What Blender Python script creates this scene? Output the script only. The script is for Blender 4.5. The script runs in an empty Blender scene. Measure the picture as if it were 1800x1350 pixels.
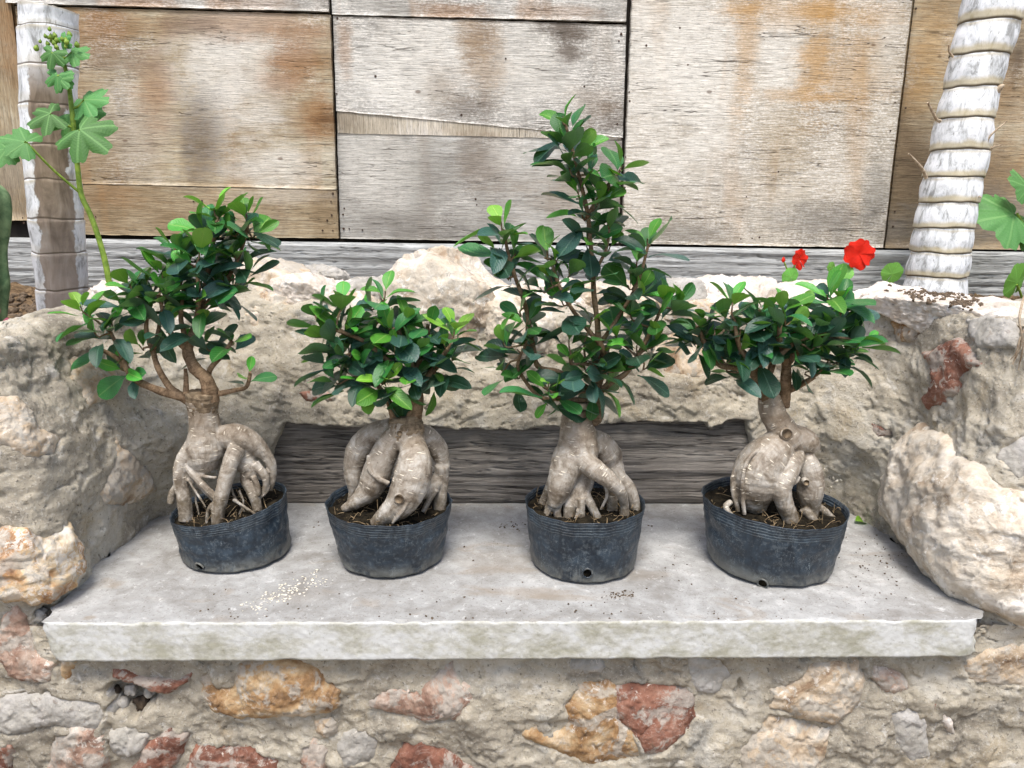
import bpy, bmesh, math, random
import numpy as np
from mathutils import Vector, Matrix
from mathutils.bvhtree import BVHTree

random.seed(7); np.random.seed(7)
scn = bpy.context.scene
col = scn.collection

# ------------------------------------------------------------------ camera
F_PX = 1350.0
CAM = np.array([0.0, 0.0, 1.15])
PITCH, YAW, ROLL = math.radians(13.0), 0.037, 0.016
_f = np.array([math.sin(YAW) * math.cos(PITCH), math.cos(YAW) * math.cos(PITCH), -math.sin(PITCH)])
_r0 = np.array([math.cos(YAW), -math.sin(YAW), 0.0])
_u0 = np.cross(_r0, _f)
_r = _r0 * math.cos(ROLL) + _u0 * math.sin(ROLL)
_u = _u0 * math.cos(ROLL) - _r0 * math.sin(ROLL)
cam_data = bpy.data.cameras.new("camera")
cam = bpy.data.objects.new("camera", cam_data)
col.objects.link(cam)
cam_data.sensor_fit = 'HORIZONTAL'
cam_data.sensor_width = 36.0
cam_data.lens = 36.0 * F_PX / 1800.0
cam_data.clip_start = 0.02
cam_data.clip_end = 2000.0
cam.matrix_world = Matrix(((_r[0], _u[0], -_f[0], CAM[0]), (_r[1], _u[1], -_f[1], CAM[1]),
                           (_r[2], _u[2], -_f[2], CAM[2]), (0, 0, 0, 1)))
scn.camera = cam

# ------------------------------------------------------------------ light
SUN_EL, SUN_AZ = math.radians(66), math.radians(186)      # azimuth clockwise from +Y: behind the camera
world = bpy.data.worlds.new("World")
scn.world = world
world.use_nodes = True
wn = world.node_tree
sky = wn.nodes.new('ShaderNodeTexSky')
sky.sky_type = 'NISHITA'
sky.sun_disc = False
sky.sun_elevation = SUN_EL
sky.sun_rotation = SUN_AZ
sky.dust_density = 3.0
sky.ozone_density = 0.6
bg = wn.nodes['Background']
bg.inputs['Strength'].default_value = 0.09
wn.links.new(sky.outputs[0], bg.inputs['Color'])
sun_d = bpy.data.lights.new("sun", 'SUN')
sun_d.energy = 1.5
sun_d.angle = math.radians(20)
sun_d.color = (1.0, 0.96, 0.90)
sun = bpy.data.objects.new("sun", sun_d)
col.objects.link(sun)
_sd = Vector((math.sin(SUN_AZ) * math.cos(SUN_EL), math.cos(SUN_AZ) * math.cos(SUN_EL), math.sin(SUN_EL)))
sun.rotation_euler = _sd.to_track_quat('Z', 'Y').to_euler()
sun.location = (0, -2, 5)
vs = scn.view_settings
vs.view_transform = 'Standard'
vs.look = 'None'
vs.gamma = 1.0
vs.use_curve_mapping = False
vs.exposure = 1.30
scn.cycles.max_bounces = 5
scn.cycles.diffuse_bounces = 3
scn.cycles.glossy_bounces = 2
scn.cycles.transmission_bounces = 2
scn.cycles.caustics_reflective = False
scn.cycles.caustics_refractive = False
scn.cycles.use_adaptive_sampling = True
scn.cycles.adaptive_threshold = 0.025

# ------------------------------------------------------------------ pixel helpers (photograph is 1800 x 1350)
def ray(x, y):
    return _f + _r * (x - 900.0) / F_PX - _u * (y - 675.0) / F_PX
def PY(x, y, Y):
    d = ray(x, y)
    return CAM + d * (Y / d[1])
def PZ(x, y, z):
    d = ray(x, y)
    return CAM + d * ((z - CAM[2]) / d[2])
def to_px(P):
    v = np.asarray(P) - CAM
    dz = v @ _f
    return np.stack([900 + F_PX * (v @ _r) / dz, 675 - F_PX * (v @ _u) / dz], -1)

# ------------------------------------------------------------------ noise
_perm = np.random.RandomState(3).permutation(256)
_perm = np.concatenate([_perm, _perm, _perm])
_grad = np.random.RandomState(4).normal(size=(256, 3))
_grad /= np.linalg.norm(_grad, axis=1)[:, None]
def pn(P, s=1.0, off=0.0):
    P = np.asarray(P, float) * s + off
    i = np.floor(P).astype(int)
    f = P - i
    i &= 255
    u = f * f * f * (f * (f * 6 - 15) + 10)
    res = 0
    for dx in (0, 1):
        wx = u[..., 0] if dx else 1 - u[..., 0]
        for dy in (0, 1):
            wy = u[..., 1] if dy else 1 - u[..., 1]
            for dz in (0, 1):
                wz = u[..., 2] if dz else 1 - u[..., 2]
                h = _perm[_perm[_perm[i[..., 0] + dx] + i[..., 1] + dy] + i[..., 2] + dz]
                g = _grad[h]
                dot = g[..., 0] * (f[..., 0] - dx) + g[..., 1] * (f[..., 1] - dy) + g[..., 2] * (f[..., 2] - dz)
                res = res + wx * wy * wz * dot
    return res * 1.6
def fbm(P, s, o=4, g=0.5, off=0.0):
    r = 0; a = 1.0
    for k in range(o):
        r = r + a * pn(P, s * 2 ** k, off + 17.3 * k); a *= g
    return r
def ridged(P, s, o=4, g=0.5, off=0.0):
    r = 0; a = 1.0
    for k in range(o):
        r = r + a * (1 - 2 * np.abs(pn(P, s * 2 ** k, off + 11.7 * k))); a *= g
    return r
def sstep(a, b, x):
    t = np.clip((x - a) / (b - a), 0, 1)
    return t * t * (3 - 2 * t)
def poly_sd(poly, pts):
    """signed distance (inside positive) of pts (n,2) to polygon"""
    poly = np.asarray(poly, float); pts = np.asarray(pts, float)
    n = len(poly); best = np.full(len(pts), 1e9); inside = np.zeros(len(pts), bool)
    for k in range(n):
        a, b = poly[k], poly[(k + 1) % n]
        e = b - a; w = pts - a
        t = np.clip((w @ e) / (e @ e + 1e-9), 0, 1)
        best = np.minimum(best, np.linalg.norm(w - t[:, None] * e, axis=1))
        c = ((a[1] > pts[:, 1]) != (b[1] > pts[:, 1]))
        with np.errstate(divide='ignore', invalid='ignore'):
            xx = a[0] + (pts[:, 1] - a[1]) * e[0] / (e[1] if e[1] != 0 else 1e-9)
        inside ^= c & (pts[:, 0] < xx)
    return np.where(inside, best, -best)
def chips(P, s, off=0.0):
    """broken-facet noise: each jittered cell is a tilted plane"""
    Q = np.asarray(P, float) * s + off
    Q = Q + 0.30 * np.stack([pn(Q, 1.3, 5.), pn(Q, 1.3, 25.), pn(Q, 1.3, 45.)], -1)
    b = np.floor(Q).astype(int); best = np.full(len(Q), 9e9); val = np.zeros(len(Q))
    for dx in (-1, 0, 1):
        for dy in (-1, 0, 1):
            for dz in (-1, 0, 1):
                c = b + np.array([dx, dy, dz]); k = c & 255
                h = _perm[_perm[_perm[k[:, 0]] + k[:, 1]] + k[:, 2]]
                w = Q - (c + 0.5 + 0.4 * _grad[(h * 7 + 13) & 255])
                d = (w * w).sum(1); m = d < best
                best = np.where(m, d, best); val = np.where(m, (w * _grad[h]).sum(1) + 0.25 * _grad[(h + 91) & 255][:, 0], val)
    return val
def catmull(P, n):
    """P (k,d) -> (n,d) catmull-rom through P, uniform in parameter"""
    P = np.asarray(P, float); k = len(P)
    Q = np.vstack([2 * P[0] - P[1], P, 2 * P[-1] - P[-2]])
    u = np.linspace(0, k - 1 - 1e-9, n); i = u.astype(int); t = (u - i)[:, None]
    a, b, c, d = Q[i], Q[i + 1], Q[i + 2], Q[i + 3]
    return 0.5 * (2 * b + (c - a) * t + (2 * a - 5 * b + 4 * c - d) * t ** 2 + (3 * b - a - 3 * c + d) * t ** 3)

# ------------------------------------------------------------------ objects
ROOTLOC = {}
def tag(o, label=None, cat=None, group=None, kind=None):
    if label: o['label'] = label
    if cat: o['category'] = cat
    if group: o['group'] = group
    if kind: o['kind'] = kind
    return o
def thing(name, loc, label, cat, group=None):
    o = bpy.data.objects.new(name, None)
    o.empty_display_size = 0.05
    col.objects.link(o)
    o.location = loc
    ROOTLOC[o.name] = np.array(loc, float)
    return tag(o, label, cat, group)
def wloc(o):
    return ROOTLOC.get(o.name, np.zeros(3)) if o is not None else np.zeros(3)
def mk(name, V, Fc, m, parent=None, smooth=True, attrs=None, origin=None):
    """mesh object from world-space verts; origin defaults to the parent's location"""
    V = np.asarray(V, float)
    base = wloc(parent)
    org = np.asarray(origin, float) if origin is not None else base
    me = bpy.data.meshes.new(name)
    if isinstance(Fc, np.ndarray):
        k = Fc.shape[1]; nf = len(Fc)
        me.vertices.add(len(V)); me.vertices.foreach_set('co', (V - org).astype(np.float32).ravel())
        me.loops.add(nf * k); me.loops.foreach_set('vertex_index', Fc.astype(np.int32).ravel())
        me.polygons.add(nf); me.polygons.foreach_set('loop_start', np.arange(0, nf * k, k, dtype=np.int32))
        me.update(calc_edges=True)
    else:
        me.from_pydata((V - org).tolist(), [], Fc)
    if smooth:
        me.polygons.foreach_set('use_smooth', np.ones(len(me.polygons), bool))
    if attrs:
        for an, av in attrs.items():
            av = np.asarray(av, np.float32)
            if av.ndim == 1:
                a = me.attributes.new(an, 'FLOAT', 'POINT'); a.data.foreach_set('value', av)
            else:
                a = me.attributes.new(an, 'FLOAT_VECTOR', 'POINT'); a.data.foreach_set('vector', av.ravel())
    me.validate()
    if m is not None: me.materials.append(m)
    o = bpy.data.objects.new(name, me)
    col.objects.link(o)
    if parent is not None: o.parent = parent
    o.location = org - base
    ROOTLOC[o.name] = org.copy()
    return o
def grid_faces(nu, nv, close_u=False):
    """vertex index = i*nv + j ; i in nu, j in nv"""
    iu = np.arange(nu if close_u else nu - 1); jv = np.arange(nv - 1)
    I, J = np.meshgrid(iu, jv, indexing='ij')
    I2 = (I + 1) % nu
    return np.stack([I * nv + J, I2 * nv + J, I2 * nv + J + 1, I * nv + J + 1], -1).reshape(-1, 4)

class Tubes:
    """tapered tubes; keeps the samples of their axes"""
    def __init__(s): s.V = []; s.F = []; s.n = 0; s.S = []; s.k = 0; s.T = []
    def add(s, pts, nring=12, step=0.004, bump=0.0, cap=True):
        """pts: list of (x,y,z,r)"""
        pts = np.asarray(pts, float)
        L = np.linalg.norm(np.diff(pts[:, :3], axis=0), axis=1).sum()
        n = max(6, int(L / step)); C = catmull(pts, n); C[:, 3] = np.maximum(C[:, 3], 1e-4)
        if bump: C[:, 3] *= 1 + bump * pn(np.c_[np.arange(n) * .35, np.full(n, s.k * 5.1), np.zeros(n)])
        T = np.gradient(C[:, :3], axis=0); T /= np.linalg.norm(T, axis=1)[:, None] + 1e-12
        a = np.array([0.3, -1, 0.2]); a -= T[0] * (a @ T[0]); a /= np.linalg.norm(a)
        sl = np.r_[0, np.cumsum(np.linalg.norm(np.diff(C[:, :3], axis=0), axis=1))]
        ang = np.linspace(0, 2 * np.pi, nring, endpoint=False)
        V = []; Tc = []
        for i in range(n):
            a = a - T[i] * (a @ T[i]); a /= np.linalg.norm(a); b = np.cross(T[i], a)
            V.append(C[i, :3] + C[i, 3] * (np.cos(ang)[:, None] * a + np.sin(ang)[:, None] * b))
            Tc.append(np.c_[np.full(nring, sl[i]), ang * C[i, 3], np.full(nring, s.k * 3.7)])
            s.S.append(np.r_[C[i], a, b, sl[i], s.k])
        V = np.concatenate(V)
        Fq = grid_faces(n, nring)            # i along, j around (open) -> close around
        Fl = Fq.tolist() + [[i * nring + nring - 1, (i + 1) * nring + nring - 1, (i + 1) * nring, i * nring] for i in range(n - 1)]
        if cap:
            Fl.append(list(range(nring))[::-1]); Fl.append([(n - 1) * nring + j for j in range(nring)])
        s.F += [[q + s.n for q in f] for f in Fl]
        s.V.append(V); s.T.append(np.concatenate(Tc)); s.n += len(V); s.k += 1
    def build(s, name, m, parent, **kw):
        return mk(name, np.concatenate(s.V), s.F, m, parent, attrs={'tco': np.concatenate(s.T)}, **kw)
    def fused(s, name, m, parent, voxel=0.0022, smooth=2, disp=None, **kw):
        """one continuous surface through a voxel remesh, axis coordinates kept as an attribute"""
        me = bpy.data.meshes.new('tmp'); me.from_pydata(np.concatenate(s.V).tolist(), [], s.F)
        bm = bmesh.new(); bm.from_mesh(me); bmesh.ops.recalc_face_normals(bm, faces=bm.faces); bm.to_mesh(me); bm.free()
        o = bpy.data.objects.new('tmp', me); col.objects.link(o)
        r = o.modifiers.new('r', 'REMESH'); r.mode = 'VOXEL'; r.voxel_size = voxel
        if smooth:
            q = o.modifiers.new('s', 'SMOOTH'); q.iterations = smooth; q.factor = 0.5
        dg = bpy.context.evaluated_depsgraph_get()
        ev = bpy.data.meshes.new_from_object(o.evaluated_get(dg))
        bpy.data.objects.remove(o); bpy.data.meshes.remove(me)
        nv = len(ev.vertices); V = np.empty(nv * 3, np.float32); ev.vertices.foreach_get('co', V); V = V.reshape(-1, 3).astype(float)
        Nn = np.empty(nv * 3, np.float32); ev.vertices.foreach_get('normal', Nn); Nn = Nn.reshape(-1, 3).astype(float)
        Fc = [list(p.vertices) for p in ev.polygons]; bpy.data.meshes.remove(ev)
        S = np.array(s.S); tco = np.zeros((nv, 3))
        for c0 in range(0, nv, 4000):
            v = V[c0:c0 + 4000]
            d = np.linalg.norm(v[:, None] - S[None, :, :3], axis=2) - S[None, :, 3]
            j = d.argmin(1); w = v - S[j, :3]
            an = np.arctan2((w * S[j, 7:10]).sum(1), (w * S[j, 4:7]).sum(1))
            tco[c0:c0 + 4000] = np.c_[S[j, 10] + (w * np.cross(S[j, 4:7], S[j, 7:10])).sum(1), an * S[j, 3], S[j, 11] * 3.7]
        if disp is not None: V = V + Nn * disp(V, tco)[:, None]
        if all(len(f) == 4 for f in Fc): Fc = np.array(Fc)
        return mk(name, V, Fc, m, parent, attrs={'tco': tco}, **kw)
# ------------------------------------------------------------------ materials
def srgb(*c):
    c = np.array(c, float) / 255.0
    return tuple(np.where(c <= 0.04045, c / 12.92, ((c + 0.055) / 1.055) ** 2.4)) + (1.0,)
class NT:
    def __init__(s, name, rough=0.8, spec=0.3):
        s.m = bpy.data.materials.new(name); s.m.use_nodes = True; s.t = s.m.node_tree
        s.b = s.t.nodes['Principled BSDF']; s.b.inputs['Roughness'].default_value = rough
        s.b.inputs['Specular IOR Level'].default_value = spec
        s.h = None
    def n(s, t, **kw):
        o = s.t.nodes.new(t)
        for k, v in kw.items(): setattr(o, k, v)
        return o
    def set(s, inp, v):
        if hasattr(v, 'is_output') or isinstance(v, bpy.types.NodeSocket): s.t.links.new(v, inp)
        else: inp.default_value = v
    def obj(s, rand=0.0):
        tc = s.n('ShaderNodeTexCoord').outputs['Object']
        if rand:
            oi = s.n('ShaderNodeObjectInfo').outputs['Random']
            k = s.math('MULTIPLY', oi, rand)
            a = s.n('ShaderNodeVectorMath', operation='ADD'); s.set(a.inputs[0], tc)
            cx = s.n('ShaderNodeCombineXYZ')
            for q in range(3): s.set(cx.inputs[q], k)
            s.set(a.inputs[1], cx.outputs[0]); return a.outputs[0]
        return tc
    def attr(s, name, out='Vector'):
        a = s.n('ShaderNodeAttribute', attribute_name=name); return a.outputs[out]
    def scale(s, v, sc, off=(0, 0, 0)):
        mp = s.n('ShaderNodeMapping'); s.set(mp.inputs['Vector'], v)
        mp.inputs['Scale'].default_value = sc; mp.inputs['Location'].default_value = off
        return mp.outputs[0]
    def noise(s, v, sc=5, det=5, rough=0.55, dist=0.0, w=None):
        o = s.n('ShaderNodeTexNoise'); s.set(o.inputs['Vector'], v)
        o.inputs['Scale'].default_value = sc; o.inputs['Detail'].default_value = det
        o.inputs['Roughness'].default_value = rough; o.inputs['Distortion'].default_value = dist
        return o.outputs['Fac']
    def voro(s, v, sc=5, feat='F1', out='Distance', rnd=1.0):
        o = s.n('ShaderNodeTexVoronoi', feature=feat); s.set(o.inputs['Vector'], v)
        o.inputs['Scale'].default_value = sc; o.inputs['Randomness'].default_value = rnd
        return o.outputs[out]
    def math(s, op, a, b=0.5, c=None, clamp=False):
        o = s.n('ShaderNodeMath', operation=op, use_clamp=clamp); s.set(o.inputs[0], a); s.set(o.inputs[1], b)
        if c is not None: s.set(o.inputs[2], c)
        return o.outputs[0]
    def ss(s, v, a, b):
        o = s.n('ShaderNodeMapRange', interpolation_type='SMOOTHSTEP'); s.set(o.inputs['Value'], v)
        o.inputs['From Min'].default_value = a; o.inputs['From Max'].default_value = b
        return o.outputs[0]
    def ramp(s, v, stops):
        o = s.n('ShaderNodeValToRGB'); s.set(o.inputs[0], v); e = o.color_ramp.elements
        while len(e) < len(stops): e.new(0.5)
        for q, (p, c) in zip(e, stops): q.position = p; q.color = c
        return o.outputs[0]
    def mix(s, f, a, b, bl='MIX'):
        o = s.n('ShaderNodeMix', data_type='RGBA', blend_type=bl)
        s.set(o.inputs[0], f); s.set(o.inputs[6], a); s.set(o.inputs[7], b)
        return o.outputs[2]
    def sep(s, v):
        o = s.n('ShaderNodeSeparateXYZ'); s.set(o.inputs[0], v); return o.outputs
    def comb(s, x, y, z):
        o = s.n('ShaderNodeCombineXYZ'); s.set(o.inputs[0], x); s.set(o.inputs[1], y); s.set(o.inputs[2], z); return o.outputs[0]
    def bump(s, h, dist, strength=1.0):
        o = s.n('ShaderNodeBump'); s.set(o.inputs['Height'], h)
        o.inputs['Distance'].default_value = dist; o.inputs['Strength'].default_value = strength
        if s.h is not None: s.set(o.inputs['Normal'], s.h)
        s.h = o.outputs[0]
    def done(s, color, rough=None):
        s.set(s.b.inputs['Base Color'], color)
        if rough is not None: s.set(s.b.inputs['Roughness'], rough)
        if s.h is not None: s.set(s.b.inputs['Normal'], s.h)
        return s.m

def mat_mortar():
    t = NT('mortar', 0.95, 0.15); v = t.obj()
    big = t.noise(v, 4.5, 4, 0.6, 0.6); mid = t.noise(v, 22, 6, 0.68, 0.5); fine = t.noise(v, 190, 4, 0.75)
    c = t.ramp(t.math('ADD', t.math('MULTIPLY', big, 0.55), t.math('MULTIPLY', mid, 0.45)), [(0.36, srgb(124, 117, 105)), (0.45, srgb(160, 152, 137)), (0.53, srgb(180, 171, 153)), (0.62, srgb(196, 190, 177))])
    c = t.mix(t.math('MULTIPLY', t.ss(t.noise(v, 9, 4, 0.6, 1.0), 0.56, 0.68), 0.35), c, srgb(168, 148, 114))
    c = t.mix(t.math('MULTIPLY', t.ss(t.noise(v, 11, 5, 0.62, 0.5), 0.56, 0.70), 0.5), c, srgb(112, 115, 116))
    c = t.mix(t.math('MULTIPLY', t.ss(t.noise(v, 30, 6, 0.72, 0.8), 0.57, 0.68), 0.65), c, srgb(208, 204, 196))
    c = t.mix(t.math('MULTIPLY', t.ss(fine, 0.54, 0.66), 0.5), c, srgb(206, 202, 192))
    c = t.mix(t.math('MULTIPLY', t.ss(t.noise(v, 150, 4, 0.7), 0.58, 0.68), 0.65), c, srgb(78, 72, 64))
    t.bump(mid, 0.006, 0.5); t.bump(t.noise(v, 75, 5, 0.72), 0.004, 0.9); t.bump(fine, 0.0018, 1.0)
    return t.done(c)

def mat_stone(name, stops, white=0.5, vein=0.3, seed=0.0, wcol=(226, 218, 206), smear=0.7):
    t = NT(name, 0.85, 0.25); v = t.obj(9.0)
    v2 = t.scale(v, (1, 1, 1), (seed, seed * .7, seed * 1.3))
    a = t.noise(v2, 13, 6, 0.62, 0.9); b = t.noise(v2, 48, 5, 0.65, 0.4); fi = t.noise(v2, 190, 4, 0.7)
    c = t.ramp(t.math('ADD', t.math('MULTIPLY', a, 0.72), t.math('MULTIPLY', b, 0.28)), stops)
    w = t.ss(t.noise(v2, 55, 7, 0.74, 0.8), 0.66 - 0.2 * white, 0.72 - 0.2 * white)
    w = t.math('MULTIPLY', w, t.ss(t.noise(v2, 9, 3, 0.5), 0.40, 0.58))
    c = t.mix(t.math('MULTIPLY', w, 0.85), c, srgb(*wcol))
    ve = t.math('SUBTRACT', 1.0, t.ss(t.math('ABSOLUTE', t.math('SUBTRACT', t.noise(v2, 16, 6, 0.6, 1.5), 0.5)), 0.0, 0.025))
    c = t.mix(t.math('MULTIPLY', ve, vein), c, srgb(*wcol))
    sm = t.ss(t.math('ADD', t.math('MULTIPLY', t.noise(v2, 15, 6, 0.68, 1.0), 0.8), t.math('MULTIPLY', b, 0.2)), 0.495, 0.55)
    c = t.mix(t.math('MULTIPLY', sm, smear), c, t.mix(b, srgb(130, 124, 114), srgb(204, 200, 190)))
    c = t.mix(t.math('MULTIPLY', t.ss(b, 0.58, 0.70), 0.5), c, srgb(96, 76, 58))
    c = t.mix(t.math('MULTIPLY', t.ss(fi, 0.60, 0.72), 0.35), c, srgb(70, 58, 48))
    t.bump(a, 0.006, 0.4); t.bump(b, 0.005, 0.7); t.bump(fi, 0.0016, 0.9)
    return t.done(c)

def mat_plywood(name, stops, stain, stain_amt, seed, bleach=0.4, vertical=False, crack=0.6, streak=0.5, streak_col=(176, 124, 60), blobs=(), centre=(0, 0)):
    t = NT(name, 0.82, 0.25); v = t.obj()
    if vertical:
        s = t.sep(v); v = t.comb(s[2], s[1], s[0])
    v = t.scale(v, (1, 1, 1), (seed * 1.37, 0, seed * 0.73))
    gr = t.noise(t.scale(v, (5, 5, 85)), 1.6, 7, 0.65, 0.5)
    gf = t.noise(t.scale(v, (22, 22, 330)), 1.0, 4, 0.65, 0.2)
    cl = t.noise(v, 2.6, 5, 0.55, 0.7)
    sp = t.noise(t.scale(v, (110, 110, 240)), 1.0, 4, 0.7)
    c = t.ramp(t.math('ADD', t.math('MULTIPLY', gr, 0.4), t.math('MULTIPLY', cl, 0.6)), stops)
    # bleached, salt-like flecks
    bl = t.math('MULTIPLY', t.ss(t.math('ADD', t.math('MULTIPLY', sp, 0.6), t.math('MULTIPLY', gf, 0.4)), 0.44, 0.60),
                t.ss(t.noise(t.scale(v, (1, 1, 1.2), (3, 1, 7)), 2.4, 4, 0.6, 0.5), 0.62 - 0.35 * bleach, 0.80 - 0.35 * bleach))
    c = t.mix(t.math('MULTIPLY', bl, 0.9), c, srgb(232, 228, 220))
    # water streaks running down
    st = t.ss(t.noise(t.scale(v, (7, 7, 1.1), (seed, 0, 0)), 1.0, 4, 0.55, 0.6), 0.53, 0.68)
    c = t.mix(t.math('MULTIPLY', st, streak), c, srgb(*streak_col))
    dk = t.ss(t.noise(t.scale(v, (4.5, 4.5, 2.6), (seed * 2, 0, 5)), 1.0, 6, 0.62, 0.8), 0.55, 0.72)
    c = t.mix(t.math('MULTIPLY', dk, stain_amt), c, srgb(*stain))
    # stains with a place of their own: (px, py, rx, ry, colour, amount)
    vo = t.obj(); wob = t.math('SUBTRACT', t.math('ADD', t.math('MULTIPLY', t.noise(vo, 8, 5, 0.65, 0.8), 0.5), t.math('MULTIPLY', t.noise(t.scale(vo, (5, 5, 30)), 1.0, 5, 0.65, 0.4), 0.5)), 0.5); so = t.sep(vo)
    for bx, by, brx, bry, bc, ba in blobs:
        P = PY(bx, by, 2.45); k = 2.45 / F_PX
        dx = t.math('MULTIPLY', t.math('SUBTRACT', so[0], float(P[0] - centre[0])), 1 / (brx * k)); dz = t.math('MULTIPLY', t.math('SUBTRACT', so[2], float(P[2] - centre[1])), 1 / (bry * k))
        r = t.math('SQRT', t.math('ADD', t.math('MULTIPLY', dx, dx), t.math('MULTIPLY', dz, dz)))
        r = t.math('ADD', r, t.math('MULTIPLY', wob, 3.2)); r = t.math('ADD', r, t.math('MULTIPLY', t.math('SUBTRACT', sp, 0.5), 1.1))
        c = t.mix(t.math('MULTIPLY', t.math('SUBTRACT', 1.0, t.ss(r, 0.15, 1.3)), ba), c, srgb(*bc))
    lum = t.math('ADD', 0.78, t.math('MULTIPLY', t.ss(gf, 0.34, 0.66), 0.40))
    c = t.mix(1.0, c, t.comb(lum, lum, lum), 'MULTIPLY')
    # dark pores and hairline splits along the grain
    po = t.ss(t.noise(t.scale(v, (60, 60, 300)), 1.0, 4, 0.65), 0.54, 0.66)
    c = t.mix(t.math('MULTIPLY', po, 0.45), c, srgb(92, 80, 66))
    ck = t.noise(t.scale(v, (3.2, 3.2, 60), (seed, 2, 1)), 1.0, 3, 0.5, 0.35)
    ck = t.math('SUBTRACT', 1.0, t.ss(t.math('ABSOLUTE', t.math('SUBTRACT', ck, 0.5)), 0.0, 0.012))
    ck = t.math('MULTIPLY', ck, t.ss(t.noise(t.scale(v, (3, 3, 14), (9, 0, seed)), 1.0, 3, 0.5), 0.60 - 0.12 * crack, 0.68 - 0.12 * crack))
    c = t.mix(t.math('MULTIPLY', ck, crack), c, srgb(50, 40, 30))
    # knots
    kn = t.voro(t.scale(v, (5, 5, 9), (seed, 0, seed)), 1.0)
    c = t.mix(t.math('MULTIPLY', t.math('SUBTRACT', 1.0, t.ss(kn, 0.025, 0.06)), 0.65), c, srgb(88, 62, 40))
    t.bump(gr, 0.0035, 0.5); t.bump(gf, 0.0015, 0.6); t.bump(t.math('SUBTRACT', 1.0, ck), 0.003, 0.8); t.bump(sp, 0.0008, 0.5)
    return t.done(c)

def mat_timber(name, stops, seed, crk=0.75, con=0.48):
    t = NT(name, 0.9, 0.2); v = t.obj(); v = t.scale(v, (1, 1, 1), (seed, 0, seed))
    wv = t.mix(0.02, v, t.comb(0.0, 0.0, t.noise(v, 5, 3, 0.5)))
    gr = t.noise(t.scale(wv, (3, 3, 75)), 1.5, 8, 0.7, 0.2)
    gf = t.noise(t.scale(wv, (18, 18, 330)), 1.0, 4, 0.65, 0.2)
    cl = t.noise(v, 6, 5, 0.65, 0.5)
    c = t.ramp(t.math('ADD', t.math('MULTIPLY', gr, 0.5), t.math('MULTIPLY', cl, 0.5)), stops)
    lum = t.math('ADD', 0.98 - con / 2, t.math('MULTIPLY', t.ss(gf, 0.32, 0.68), con))
    c = t.mix(1.0, c, t.comb(lum, lum, lum), 'MULTIPLY')
    c = t.mix(t.math('MULTIPLY', t.ss(t.noise(v, 55, 5, 0.7), 0.58, 0.68), 0.3), c, stops[-1][1])
    cks = None
    for q, (fx_, fz__) in enumerate(((2.0, 75), (3.5, 120))):
        ck = t.noise(t.scale(wv, (fx_, fx_, fz__), (3 + q, 2, 1)), 1.0, 2, 0.5, 0.25)
        ck = t.math('SUBTRACT', 1.0, t.ss(t.math('ABSOLUTE', t.math('SUBTRACT', ck, 0.5)), 0.0, 0.020))
        ck = t.math('MULTIPLY', ck, t.ss(t.noise(t.scale(v, (4, 4, 16), (5 + q, 0, 2)), 1.0, 3, 0.5), 0.45, 0.55))
        c = t.mix(t.math('MULTIPLY', ck, crk), c, srgb(44, 40, 37))
        t.bump(t.math('SUBTRACT', 1.0, ck), 0.004, 0.9)
    t.bump(gr, 0.005, 0.6); t.bump(gf, 0.002, 0.8)
    return t.done(c)

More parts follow.
